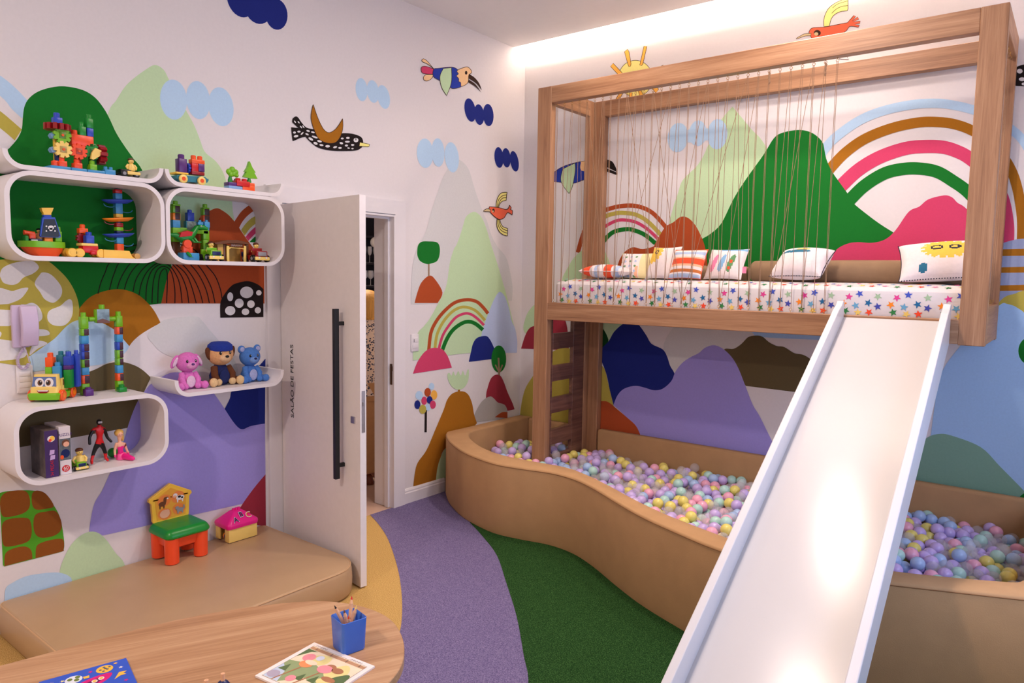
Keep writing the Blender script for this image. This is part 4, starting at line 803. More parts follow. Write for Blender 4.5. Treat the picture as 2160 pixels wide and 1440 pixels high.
# --- little car driver figures
def figure(t, cx, ytop, ybot, X, hair='brown', shirt='cream', face=True):
    """peg figure: torso, head and hair; pixel extents"""
    y, z1 = yz(cx, ytop, X); _, z0 = yz(cx, ybot, X); h = z1 - z0
    g = G(); g.lathe([(.13 * h, 0), (.27 * h, .03 * h), (.29 * h, .25 * h), (.22 * h, .5 * h), (.10 * h, .58 * h)], (X, y, z0), 14, cap=True)
    for s in (-1, 1): g.tube([(X, y + s * .22 * h, z0 + .48 * h), (X + .02 * h, y + s * .36 * h, z0 + .3 * h), (X + .12 * h, y + s * .3 * h, z0 + .12 * h)], [.09 * h, .085 * h, .06 * h], 8)
    b = g.build('figure_body', PM[shirt], t)
    hd = G().sph((X, y, z0 + .74 * h), (.2 * h, .2 * h, .19 * h)).build('figure_head', PM['cream'], t)
    M = None; g = G(); g.sph((X - .03 * h, y, z0 + .85 * h), (.215 * h, .225 * h, .145 * h)); g.build('figure_hair', PM[hair], hd)
    for s in (-1, 1): G().sph((X + .195 * h, y + s * .07 * h, z0 + .75 * h), .022 * h, 8, 6).build('eye', PM['black'], hd)
    G().tube([(X + .19 * h, y - .06 * h, z0 + .67 * h), (X + .205 * h, y, z0 + .655 * h), (X + .19 * h, y + .06 * h, z0 + .67 * h)], .009 * h, 5).build('mouth', PM['dred'], hd)
def wheel(t, c, r, w, axis='y', rim='grey', tyre='black', nm='wheel'):
    d = Vector((0, w / 2, 0)) if axis == 'y' else Vector((w / 2, 0, 0)); c = Vector(c)
    g = G(); g.tube([c - d, c - d * .7, c + d * .7, c + d], [r * .86, r, r, r * .86], 18); o = g.build(nm, PM[tyre], t)
    G().tube([c - d * 1.06, c + d * 1.06], r * .5, 14).build('hub', PM[rim], o); return o
def jeep(name, label, x0, x1, ytop, ybot, X, z, body, bumper, hair, extra=None):
    """toy car with its nose to the room: hood, grille, bumper, four wheels, driver"""
    ya, _ = yz(x0, ybot, X); yb, _ = yz(x1, ybot, X); w = yb - ya; yc = (ya + yb) / 2; _, zt = yz((x0 + x1) / 2, ytop, X); H = zt - z
    t = thing(name, label, 'toy car', (X, yc, z)); r = w * .19; ln = w * 1.15; Xb = X + ln * .5
    for sx in (-1, 1):
        for sy in (-1, 1): wheel(t, (X + sx * ln * .32, yc + sy * w * .40, z + r + .0004), r, w * .18)
    G().rbox(X - ln * .5, Xb - .004, yc - w * .36, yc + w * .36, z + r * .7, z + r * 2.0, .004).build('chassis', PM[body], t)
    hd = G().rbox(X + ln * .08, Xb, yc - w * .32, yc + w * .32, z + r * 1.6, z + r * 3.1, .005).build('hood', PM[body], t)
    G().rbox(Xb - .001, Xb + .003, yc - w * .24, yc + w * .24, z + r * 1.7, z + r * 2.8, .001).build('grille', PM['navy' if body != 'dred' else 'grey'], hd)
    for s in (-1, 1): G().cyl((Xb + .002, yc + s * w * .2, z + r * 1.25), (Xb + .007, yc + s * w * .2, z + r * 1.25), w * .05, n=10).build('headlamp', PM['white'], t)
    G().rbox(Xb - .006, Xb + .005, yc - w * .42, yc + w * .42, z + r * .55, z + r * 1.5, .003).build('bumper', PM[bumper], t)
    g = G(); g.rbox(X - ln * .45, X - ln * .3, yc - w * .34, yc + w * .34, z + r * 1.9, z + r * 3.4, .004); g.build('seat_back', PM[body], t)
    ws = G(); ws.rbox(X + ln * .06, X + ln * .09, yc - w * .3, yc + w * .3, z + r * 3.0, z + r * 3.9, .002); ws.build('windscreen', PM[body], t)
    x_, ypix = topx((X - ln * .08, yc, z + r * 1.9)); figure(t, (x0 + x1) / 2, ytop, ypix, X - ln * .08, hair)
    return t
# car on the left tray: flat racer seen from the side
t = thing('toy_buggy', 'small black and yellow buggy with a brown-haired driver', 'toy car', base(276, 365, .2, ZTA)); X = .235
y0, y1 = yz(255, 365, X)[0], yz(296, 368, X)[0]
for a in (y0 + .016, y1 - .016):
    for s in (0, 1): wheel(t, (X - .005 - s * .055, a, ZTA + .0155), .015, .014, 'x')
G().rbox(X - .06, X + .004, y0 + .028, y1, ZTA + .012, ZTA + .027, .003).build('body', PM['cream'], t); G().rbox(X - .055, X - .004, y0, y0 + .05, ZTA + .012, ZTA + .034, .005).build('bonnet', PM['black'], t)
figure(t, 276, 333, 361, X - .025, 'brown')
# --- wagon and tree blocks on the right tray
t = thing('block_wagon', 'blue toy wagon on yellow wheels loaded with blocks', 'toy wagon', base(404, 380, .2, ZTA)); X = .232
for cx in (384, 422.5):
    for s in (0, 1): c = yz(cx, 379, X); wheel(t, (X + .012 - s * .085, c[0], ZTA + .0206), .0202, .012, 'x', 'orange', 'cream')
c = [yz(*p, X) for p in ((374, 369), (432, 373), (440, 380), (437, 385), (430, 386), (380, 382), (373, 376))]; G().prism(c, 'x', X - .075, X + .002).build('wagon_bed', PM['teal'], t, False)
for a, b in ((374, 366), (439, 447)): p, q = yz(a, 379, X), yz(b, 380, X); G().tube([(X - .035, *p), (X - .035, *q), (X - .035, q[0], q[1] + .009)], .0018, 6).build('hitch', PM['teal'], t)
pbox(t, 'plate', 'yellow', 372, 363, 398, 367.5, X, .07); pblock(t, 'purple', 378, 325, 395, 363.5, X - .006, .04, 1, 9)
pbox(t, 'block', 'red', 405, 344, 419, 362, X - .006, .036); pbox(t, 'block', 'purple', 419, 345, 432, 362, X - .006, .036); pblock(t, 'orange', 405, 328, 432, 345, X - .006, .036, 2, 8); pbox(t, 'plate', 'dred', 405, 361.5, 432, 369, X, .05)
c = yz(402, 354, X); g = G(); g.prism(gear_pts((X - .03, c[1]), .026, 10), 'y', c[0] - .006, c[0] + .005); g.build('gear', PM['blue'], t, True, 30)
t = thing('tree_block_toy', 'block base with a round and a pointed green toy tree', 'toy', base(510, 395, .2, ZTA)); X = .238
zz = ZTA + .0003
pbox(t, 'block', 'lblue', 483, 392, 512, 398, X, .05, zz); pbox(t, 'block', 'orange', 512, 391, 538, 401, X, .05, zz); pbox(t, 'block', 'orange', 527, 386, 538, 393, X - .001, .045); pbox(t, 'block', 'purple', 483, 384, 500, 392.5, X, .05); pblock(t, 'red', 500, 376, 527, 393, X + .003, .045, 2, 5); pblock(t, 'purple', 495, 377, 503, 392, X - .03, .02, 1, 3)
for cx, a, b in ((490, 373, 385), (530, 377, 387)): p = yz(cx, a, X); q = yz(cx, b, X); G().tube([(X - .02, *q), (X - .02, q[0], q[1] + (p[1] - q[1]) * .55), (X - .02, p[0], p[1] + .003)], [.0115, .0115, .007], 12).build('trunk', PM['green'], t)
g = G()
for a, b, r in ((483, 362, 8), (490, 358, 8.5), (497, 363, 7.5), (487, 367, 8), (499, 370, 5.5), (493, 366, 8)): c = yz(a, b, X - .02); g.sph((X - .02, *c), (.011, r * .00198, r * .00198), 14, 8)
g.build('round_crown', PM['lime'], t); c = yz(487, 362, X)
o = t
c = [yz(*p, X - .012) for p in ((527.5, 340), (533, 353), (540, 364), (537, 364), (544, 377), (530, 376), (515, 373), (521, 362), (518, 362), (524, 352))]; G().prism(c, 'x', X - .034, X - .014).build('pointed_crown', PM['lime'], t, False)
# --- pirate boat
SAILM = PM['black']
t = thing('toy_pirate_boat', 'orange and lime toy boat with a black skull sail', 'toy boat', base(90, 540, .13, ZA)); X = .15
def hullring(z, x0, x1, w): 
    a, _ = yz(x0, 530, X - .03); b, _ = yz(x1, 530, X - .03); n = 24; yc, hl = (a + b) / 2, (b - a) / 2
    return [(X - .045 + w * math.copysign(abs(math.sin(q)) ** .8, math.sin(q)), yc + hl * math.copysign(abs(math.cos(q)) ** .75, math.cos(q)), z) for q in [2 * math.pi * i / n for i in range(n)]]
zb = ZA + .0004; z1 = yz(100, 522, X)[1]; z2 = yz(100, 509, X)[1]
G().rings([hullring(zb, 66, 124, .028), hullring(zb + (z1 - zb) * .5, 55, 131, .043), hullring(z1, 47, 135, .05)]).build('hull', PM['orange'], t, True, 50)
G().rings([hullring(z1, 43, 139, .053), hullring(z1 + .006, 42, 139, .054), hullring(z2, 42, 139, .054)]).build('deck', PM['lime'], t, True, 50)
p, q = yz(50, 490, X - .03), yz(72, 494, X - .03); g = G(); g.tube([(X - .03, *p), (X - .03, p[0] + .012, p[1]), (X - .03, *q)], [.0105, .0085, .011], 12); g.build('cannon', PM['coral'], t); pbox(t, 'cannon_mount', 'coral', 62, 493, 76, 504, X - .02, .03); pbox(t, 'plate', 'navy', 64, 503, 90, 510, X - .012, .04); pbox(t, 'plate', 'white', 66, 505, 80, 509, X - .010, .004); pbox(t, 'rail_block', 'green', 53, 497, 61, 516, X - .01, .03); pbox(t, 'rail_block', 'lime', 117, 488, 131, 510, X - .02, .03); pbox(t, 'rail_block', 'lime', 121, 478, 128, 490, X - .03, .02); pbox(t, 'mast', 'amber', 94, 499, 112, 512, X - .02, .03)
figure(t, 82, 481, 504, X - .045, 'black', 'tan')
S = X - .012
c = [yz(*p, S) for p in ((90, 458), (116, 458), (129, 499), (126, 501), (87, 500), (85, 497))]; so = G().prism(c, 'x', S - .014, S).build('sail', PM['blue'], t, False)
c = crom([yz(*p, S) for p in D(93, 462) + D(115, 462) + [(121, 480)] + D(126, 497) + D(122, 500) + D(87, 499) + [(90, 480)]], True, 4); G().prism(c, 'x', S, S + .0015).build('sail_print', PM['black'], so, False)
g = G(); k = S + .0016
for e in ((107.5, 480, 6.2, 4.6), (107.5, 484, 3.6, 3.2)): g.poly([(k, *yz(*p, k)) for p in ell(*e)])
for a, b in (((98, 477), (116, 487)), ((116, 477), (98, 487))):
    dx, dy = b[0] - a[0], b[1] - a[1]; l = math.hypot(dx, dy); nx, ny = -dy / l * .9, dx / l * .9
    g.poly([(k - .0001, *yz(*p, k)) for p in ((a[0] + nx, a[1] + ny), (b[0] + nx, b[1] + ny), (b[0] - nx, b[1] - ny), (a[0] - nx, a[1] - ny))])
    for q in (a, b): g.poly([(k - .00005, *yz(*p, k)) for p in ell(*q, 1.9, 1.7, n=10)])
g.build('skull_print', PM['white'], so, False, recalc=False)
g = G()
for e in ((105.2, 481, 1.4, 1.3), (109.8, 481, 1.4, 1.3), (107.5, 483.4, .6, .8)): g.poly([(k + .0002, *yz(*p, k)) for p in ell(*e, n=10)])
g.build('skull_eye', PM['black'], so, False, recalc=False)
c = [yz(*p, S) for p in ((87, 438), (113, 438), (110, 446), (108, 449), (108, 453), (92, 453), (92, 449), (89, 445))]; G().prism(c, 'x', S - .022, S + .002).build('crows_nest', PM['yellow'], t, False); pbox(t, 'mast_cap', 'blue', 92, 452, 109, 458.5, S, .018)
# --- car of red and yellow pieces
t = thing('block_racer', 'red and yellow block car with blue and red blocks on top', 'toy car', base(185, 540, .13, ZA)); X = .16
for cx in (152, 168, 213):
    for s in (0, 1): c = yz(cx, 531, X); wheel(t, (X - .004 - s * .06, c[0], ZA + .0205), .0202, .026 if cx < 200 else .02, 'x', 'yellow', 'yellow')
pbox(t, 'axle_beam', 'yellow', 150, 526, 172, 536, X - .012, .045); pbox(t, 'body', 'red', 175, 518, 208, 533, X, .05); pbox(t, 'body_nose', 'red', 192, 528, 206, 537, X + .004, .03); pbox(t, 'plate', 'cream', 172, 513, 207, 518.5, X + .003, .06); pblock(t, 'blue', 182, 489, 199, 513, X - .004, .036, 1, 8)
pblock(t, 'orange', 167, 473, 186, 492, X - .045, .03, 1, 9); c = yz(174, 502, X - .05); G().prism(gear_pts(c, .024, 9), 'x', X - .07, X - .05).build('gear', PM['dred'], t, True, 30)
t2 = thing('yellow_ramp_base', 'yellow plastic ramp piece standing at the foot of the tower', 'toy', base(255, 540, .14, ZA)); X = .17
c = [yz(*p, X) for p in ((219, 526), (273, 529), (279, 541), (286, 542), (286, 545), (219, 543))]; c = [(a, max(b, ZA + .0004)) for a, b in c]; c[3:] = [(c[3][0], ZA + .0004), (c[0][0], ZA + .0004)]; G().prism(c, 'x', X - .07, X).build('ramp', PM['yellow'], t2, False); cc = yz(285, 537, X - .03); G().cyl((X - .05, cc[0], ZA + .0134), (X - .006, cc[0], ZA + .0134), .013).build('ramp_tube', PM['sand'], t2)
# --- ball-run tower
t = thing('ball_run_tower', 'tall toy tower of coloured columns with curved dishes', 'toy', base(250, 540, .08, ZA)); X = .075
yc = yz(250, 480, X)[0]; zz = lambda py: yz(250, py, X)[1]
for a, b, c in ((400, 408, 'red'), (408, 421, 'sky'), (428, 451, 'sky'), (451, 459, 'yellow'), (470, 479, 'dred'), (479, 487, 'lime'), (487, 492, 'navy'), (500, 514, 'sky'), (514, 540, 'orange')):
    z0 = zz(b); z0 = ZA + .0004 if b == 540 else z0; G().rbox(X - .016, X + .016, yc - .016, yc + .016, z0, zz(a), .003).build('column', PM[c], t)
G().cyl((X, yc, ZA + .03), (X, yc, zz(399)), .012).build('core', PM['navy'], t)
def dish(py, col, tilt, wpx=72, nm='dish'):
    z = zz(py); L_ = wpx * .00197; M = Matrix.Rotation(math.radians(tilt), 4, 'X')
    prof = [(.05, -.012), (.6, -.010), (.85, -.002), (1.0, .006)]; n = 24
    rs = [[Vector((X, yc, z)) + (M @ Vector((.034 * f * math.cos(q), L_ / 2 * f * math.sin(q), h))) for q in [2 * math.pi * i / n for i in range(n)]] for f, h in prof]
    g = G(); g.rings(rs, cap=False); g.poly([tuple(p) for p in rs[0]][::-1]); o = g.build(nm, PM[col], t); md = o.modifiers.new('s', 'SOLIDIFY'); md.thickness = .002
dish(424, 'blue', 4); dish(462, 'amber', 6); dish(495, 'blue', 5)
for py, col, sg in ((432, 'sky', -1), (441, 'sky', 1), (468, 'dred', -1), (479, 'dred', 1), (503, 'sky', -1), (512, 'sky', 1)):
    z = zz(py); cy = yc + sg * .036; g = G(); g.tube([(X + .004, cy + .028 * math.cos(q), z - .014 * math.sin(q)) for q in [math.pi * i / 10 for i in range(11)]], .0022, 6); g.build('side_chute', pla(col + '_clear', PC[col], .1, alpha=.6), t)
# --- dinosaur play set
t = thing('dinosaur_block_set', 'green toy dinosaur between block towers in the shelf box', 'toy', base(415, 540, .12, ZB)); X = .11
def twr(x0, x1, segs, X, z0=None):
    for i, (a, b, c) in enumerate(segs): (pblock(t, c, x0, a, x1, b, X, .032, 1, 7) if i == 0 else pbox(t, 'block', c, x0, a, x1, b, X, .032, z0 if i == len(segs) - 1 else None))
STK = mat('block_sticker', srgb(60, 34, 40), .4, .5, 160)
twr(365, 381, [(423, 434, 'lime'), (434, 449, 'lime'), (449, 464, 'amber'), (464, 480, 'sky'), (480, 510, 'lime'), (510, 545, 'bark')], X - .03, ZB + .0004)
twr(429, 442, [(430, 440, 'lime'), (440, 454, 'lime'), (454, 467, 'orange'), (467, 486, 'sky'), (486, 506, 'lime'), (506, 545, 'lime')], X - .04, ZB + .0004)
for x0, a, b in ((370, 434, 448), (370, 449, 463), (432, 441, 454), (432, 455, 467)): pbox(t, 'sticker', STK, x0, a, x0 + 10, b, X - (.0285 if x0 == 370 else .0385), .002, r=.0004)
pblock(t, 'blue', 396, 442, 410, 466, X - .04, .03, 1, 6); pbox(t, 'panel_block', 'teal', 393, 466, 415, 486, X - .04, .03); pbox(t, 'panel_print', mat('dino_sticker', srgb(120, 140, 140), .4, .5, 90), 395, 468, 414, 485, X - .0385, .002, r=.0004); pbox(t, 'crossbar', 'lime', 368, 481, 440, 492, X - .04, .03)
Xd = X + .03
dp = [yz(*p, Xd) for p in ((362, 494), (375, 496), (388, 503), (402, 500), (412, 490), (420, 478))]; 
g = G(); g.tube([(Xd - .02, *p) for p in dp], [.006, .013, .022, .025, .017, .012], 12); b = g.build('dinosaur_body', PM['green'], t)
p = yz(425, 478, Xd); q = yz(440, 483, Xd); g = G(); g.tube([(Xd - .02, p[0] - .012, p[1] - .004), (Xd - .018, *p), (Xd - .012, (p[0] + q[0]) / 2, (p[1] + q[1]) / 2 + .002), (Xd - .008, *q)], [.012, .0175, .013, .007], 12); hd = g.build('dinosaur_head', PM['green'], t)
c = yz(425, 477, Xd); G().sph((Xd - .001, *c), .0045, 10, 8).build('eye', PM['white'], hd); G().sph((Xd + .0025, *c), .0022, 8, 6).build('pupil', PM['black'], hd)
c = [yz(*p, Xd) for p in ((378, 500), (382, 490), (390, 488), (394, 486), (400, 488), (406, 489), (404, 497))]; G().prism(c, 'x', Xd - .034, Xd + .004).build('saddle', PM['red'], t, False)
for ax, bx in ((412, 424), (405, 416)): p = yz(ax, 502, Xd); q = yz(bx, 511, Xd); G().tube([(Xd - .012, *p), (Xd - .004, (p[0] + q[0]) / 2, q[1]), (Xd + .004, *q)], [.007, .005, .003], 8).build('dinosaur_arm', PM['green'], t)
for x0 in (425, 439): pblock(t, 'sky', x0 - 7, 464, x0 + 4, 474 if x0 < 430 else 480, Xd - .005, .02, 1, 4)
pbox(t, 'base_block', 'sky', 387, 533, 421, 547, Xd + .02, .06, ZB + .0004); c = yz(393, 514, Xd); G().cyl((Xd, c[0], c[1]), (Xd + .016, c[0], c[1]), .0205, n=24).build('knob', PM['coral'], t); pbox(t, 'knob_stand', 'coral', 387, 518, 402, 533, Xd + .012, .02); pbox(t, 'knob_stand', 'coral', 401, 520, 407, 533, Xd + .005, .015)
p = yz(394, 532, Xd + .02); q = yz(401, 541, Xd + .02); g = G(); g.tube([(Xd + .02, *p), (Xd + .026, (p[0] + q[0]) / 2, (p[1] + q[1]) / 2), (Xd + .03, *q)], [.006, .009, .006], 8)
for k in (-1, 0, 1): g.tube([(Xd + .03, q[0], q[1]), (Xd + .033, q[0] + k * .007 + .003, q[1] - .004)], [.003, .001], 6)
g.build('claw', PM['green'], t)
jeep('toy_jeep', 'lime green toy jeep with a yellow bumper beside the dinosaur', 427, 463, 508, 546, .16, ZB, 'lime', 'cream', 'brown')
t = thing('toy_house', 'yellow toy house with a brown roof and an open doorway', 'toy house', base(490, 545, .1, ZB)); X = .135
zb = ZB + .0004; ym = lambda px: yz(px, 530, X)[0]
WALLM = PM['sand']; z = yz(490, 516, X)[1]
G().box(X - .075, X - .068, ym(459), ym(522), zb, z).build('back_wall', WALLM, t, False)
pbox(t, 'front_wall', 'sand', 459, 514, 474, 550, X - .004, .008, zb); pbox(t, 'post', 'cream', 479, 518, 484, 550, X + .012, .01, zb); pbox(t, 'post', 'cream', 515, 518, 520, 550, X + .012, .01, zb)
for x0 in (472, 518): pbox(t, 'door_jamb', 'bark', x0, 514, x0 + 7, 550, X, .01, zb)
c = [yz(*p, X + .012) for p in ((484, 521), (516, 524), (516, 528), (513, 525), (487, 522.5), (484, 526))]; G().prism(c, 'x', X + .004, X + .012).build('arch', PM['cream'], t, False)
pbox(t, 'sign_board', 'bark', 487, 513, 513, 521, X + .0155, .004); so = t; g = G()
g.tube([(X + .0165, *yz(490 + i * 2.0, 517.5 + .05 * i + (1.3 if i % 2 else -1.3), X + .016)) for i in range(11)], .0008, 5); g.build('sign_lettering', PM['white'], t)
c = [yz(*p, X + .02) for p in ((452, 512), (466, 509), (480, 506), (500, 506), (522, 511), (526, 515), (500, 513), (480, 513), (456, 515))]; G().prism(c, 'x', X - .085, X + .022).build('roof', PM['bark'], t, False)
pbox(t, 'window', 'navy', 509, 531, 514, 541, X - .066, .001)
jeep('toy_truck', 'red toy truck with a chrome grille beside the toy house', 522, 558, 511, 552, .165, ZB, 'dred', 'cream', 'brown')
# --- yellow truck with a face, on top of the lower box
t = thing('toy_face_truck', 'yellow and lime toy truck with cartoon eyes, carrying blocks', 'toy truck', base(130, 850, .13, ZCT)); X = .205
zb = ZCT + .0004; y0, y1 = yz(86, 820, X)[0], yz(150, 820, X)[0]; yc = (y0 + y1) / 2; w = y1 - y0
zz = lambda py, x=118: yz(x, py, X)[1]
for xx in (X - .03, X - .125):
    for s in (-1, 1): wheel(t, (xx, yc + s * (w * .5 + .002), zb + .0255), .025, .020, 'y', 'amber', 'orange')
def ring(z, a, b, xf, xb, r=.012): return [(q[0], q[1], z) for q in rrect(xb, xf, a, b, r, 4)]
G().rings([ring(zb + .010, y0 - .002, y1 + .002, X + .008, X - .15), ring(zb + .034, y0 - .006, y1 + .006, X + .012, X - .152), ring(zb + .040, y0, y1, X + .008, X - .15)]).build('chassis', PM['lime'], t, True, 50)
cb = G().rings([ring(zb + .038, y0 + .003, y1 - .003, X + .004, X - .05), ring(zb + .064, y0 + .004, y1 - .004, X + .002, X - .05), ring(zb + .070, y0 + .008, y1 - .008, X - .012, X - .05), ring(zz(792), y0 + .012, y1 - .012, X - .02, X - .05, .006)]).build('cab', PM['cream'], t, True, 50)
g = G(); zt = zb + .098
for a in (y0 + .006, y1 - .012): g.box(X - .148, X - .049, a, a + .006, zb + .038, zt)
g.box(X - .148, X - .142, y0 + .012, y1 - .012, zb + .038, zt); g.box(X - .142, X - .049, y0 + .012, y1 - .012, zb + .038, zb + .046); g.build('cargo_bed', PM['cream'], t, False)
G().box(X - .14, X - .06, y1 - .0058, y1 - .0048, zb + .066, zt - .006).build('side_sticker', mat('truck_sticker', srgb(120, 86, 50), .4, .5, 110), t, False)
sl = frame((X - .0145, yc, zb + .068), (0, 1, 0), (-.012, 0, .034), (1, 0, .35)); k_ = X - .0095
def face(e, m, nm, lift, par):
    g = G(); n0 = Vector((.055, 0, .008)); V = []
    for q in e: V.append((k_ + lift - (q[1] - .0) * .19, yc + q[0], zb + .079 + q[1]))
    g.poly(V); g.build(nm, m, par, False, recalc=False)
wp = face(crom([(-.050, -.020), (-.050, -.020), (.050, -.020), (.050, -.020), (.046, .030), (.046, .030), (-.046, .030), (-.046, .030)], True, 2), pla('screen', (96, 118, 170), .2), 'windscreen', .001, cb)
for s in (-1, 1):
    face(ell(s * .0195, .005, .0185, .021), PM['white'], 'eye', .0016, cb); face(ell(s * .0170, .005, .0100, .012), PM['bark'], 'iris', .0021, cb); face(ell(s * .015, .005, .006, .0075), PM['black'], 'pupil', .0026, cb); face(ell(s * .013, .010, .0022, .003, n=10), PM['white'], 'glint', .003, cb)
g = G(); k = X + .0062
g.poly([(k, yc - .024 + .048 * i / 12, zb + .053) for i in range(13)] + [(k, yc + .024 * math.cos(math.pi * i / 12), zb + .053 - .015 * math.sin(math.pi * i / 12)) for i in range(1, 12)]); g.build('mouth', PM['dred'], cb, False, recalc=False)
g = G(); g.poly([(k + .0004, yc - .022, zb + .053), (k + .0004, yc + .022, zb + .053), (k + .0004, yc + .019, zb + .048), (k + .0004, yc - .019, zb + .048)]); g.build('teeth', PM['white'], cb, False, recalc=False)
Xb = X - .06
pblock(t, 'orange', 95, 746, 112, 776, Xb, .034, 1, 11); pbox(t, 'block', 'lime', 95, 776, 111, 792, Xb, .034, zb + .05)
pblock(t, 'sky', 113, 765, 130, 791, Xb + .004, .034, 1, 9, zb + .05); pblock(t, 'teal', 103, 742, 118, 785, Xb - .04, .03, 1, 9, zb + .05); pblock(t, 'teal', 119, 740, 131, 782, Xb - .042, .026, 1, 9, zb + .05); pblock(t, 'blue', 134, 738, 146, 770, Xb - .050, .026, 1, 9, zb + .05)
pblock(t, 'blue', 131, 741, 147, 770, Xb - .01, .034, 1, 11); pbox(t, 'block', 'purple', 131, 770, 147, 779, Xb - .01, .034); pbox(t, 'block', 'green', 131, 779, 147, 789, Xb - .01, .034, zb + .05)
t.rotation_euler = (0, 0, math.radians(-44)); t.location.y += .008
# --- block arch
t = thing('block_arch', 'tall arch of lime, blue and orange building blocks', 'toy', base(217, 830, .1, ZCT)); X = .09
STK2 = mat('arch_sticker', srgb(70, 36, 48), .4, .55, 170)
for x0, x1, dx, segs in ((171, 187, .55, [(659, 668, 'lime'), (668, 693, 'lime'), (693, 708, 'lime'), (708, 725, 'sky'), (725, 741, 'blue'), (741, 758, 'blue'), (758, 775, 'lime'), (775, 791, 'sky'), (791, 809, 'orange'), (809, 835, 'lime')]),
                     (246, 259, .45, [(657, 666, 'lime'), (666, 689, 'lime'), (689, 705, 'orange'), (705, 721, 'sky'), (721, 738, 'blue'), (738, 755, 'lime'), (755, 770, 'lime'), (770, 787, 'sky'), (787, 803, 'orange'), (803, 830, 'lime')])):
    for i, (a, b, c) in enumerate(segs):
        o_ = dx * (a - 660) / 10
        if i == 0: p = yz((x0 + x1) / 2, a, X); q = yz((x0 + x1) / 2, b, X); G().tube([(X - .016, q[0], q[1] - .002), (X - .016, q[0], p[1])], [.012, .011], 14).build('stud', PM[c], t); continue
        pbox(t, 'block', c, x0 + o_ * .35, a, x1 + o_ * .35, b, X, .032, ZCT + .0004 if i == len(segs) - 1 else None)
        if i in (2, 4, 5, 6, 8): pbox(t, 'sticker', STK2, x0 + 6 + o_ * .35, a + 1, x1 + o_ * .35, b - 1, X + .0012, .0018, r=.0003)
p, q = yz(187, 673, X - .016), yz(246, 672, X - .016); G().cyl((X - .016, p[0], p[1]), (X - .016, q[0], q[1]), .011).build('crossbar', PM['lime'], t)
pbox(t, 'sign_block', 'lime', 203, 652, 232, 681, X + .004, .034, r=.006); c = yz(217, 647, X); G().cyl((X - .014, c[0], c[1] - .012), (X - .014, c[0], c[1] + .010), .0125).build('stud', PM['lime'], t)
pr = pbox(t, 'picture_print', mat('lake_print', srgb(130, 160, 176), .4, .5, 40), 205, 652, 231, 681, X + .0055, .002, r=.0003); c = [yz(*q, X + .006) for q in ((205, 681), (205, 676), (212, 673), (217, 672), (224, 674), (231, 677), (231, 681))]; G().prism(c, 'x', X + .0055, X + .0062).build('picture_ground', PM['bark'], pr, False)
pblock(t, 'purple', 181, 817, 198, 836, X + .035, .034, 1, 4, ZCT + .0004); pblock(t, 'green', 252, 811, 268, 828, X + .03, .034, 1, 6, ZCT + .0004)
# --- lower box: puzzle boxes and figures
def gamebox(name, label, x0, x1, ytop, X, dep, zbase, spine, side, prints):
    ya, _ = yz(x0, 950, X); yb, _ = yz(x1, 950, X); _, zt = yz((x0 + x1) / 2, ytop, X)
    t = thing(name, label, 'puzzle box', (X - dep / 2, (ya + yb) / 2, zbase)); z0 = zbase + .0004
    G().rbox(X - dep, X, ya, yb, z0, zt, .0015, 1).build('box', [side], t, False)
    G().box(X, X + .0008, ya + .001, yb - .001, z0 + .001, zt - .001).build('spine_print', spine, t, False); prints(t, X + .0012, ya, yb, z0, zt); return t
DP = mat('puzzle_purple', srgb(64, 36, 96), .5); SIDE = mat('puzzle_photo', srgb(96, 84, 80), .5, .5, 24); LID = mat('puzzle_white', srgb(226, 218, 222), .5, .02)
def pr1(t, X, ya, yb, z0, zt):
    w, h = yb - ya, zt - z0; e = lambda cx, cy, rx, ry, m, nm, l=0, rot=0: G().poly([(X + l, ya + p[0] * w, z0 + p[1] * h) for p in ell(cx, cy, rx, ry, rot, 16)]).build(nm, PM[m], t, False, recalc=False)
    e(.5, .82, .28, .065, 'white', 'flower_print'); e(.58, .83, .18, .05, 'yellow', 'flower_print', .0003); e(.42, .79, .12, .03, 'coral', 'flower_print', .0005)
    for a, b, r in ((.52, .53, 20), (.55, .42, -20)): G().poly([(X, ya + (a + p[0]) * w, z0 + (b + p[1]) * h) for p in ((-.19, -.05), (.17, -.035), (.2, .05), (-.13, .055))]).build('card_print', mat('card_lilac', srgb(206, 176, 226), .5), t, False, recalc=False)
    text_mesh('34 PEÇAS', .0165, frame((X, ya + w * .5, z0 + h * .2), (0, 0, 1), (0, -1, 0), (1, 0, 0)), PM['red'], 'lettering', t, .0002)
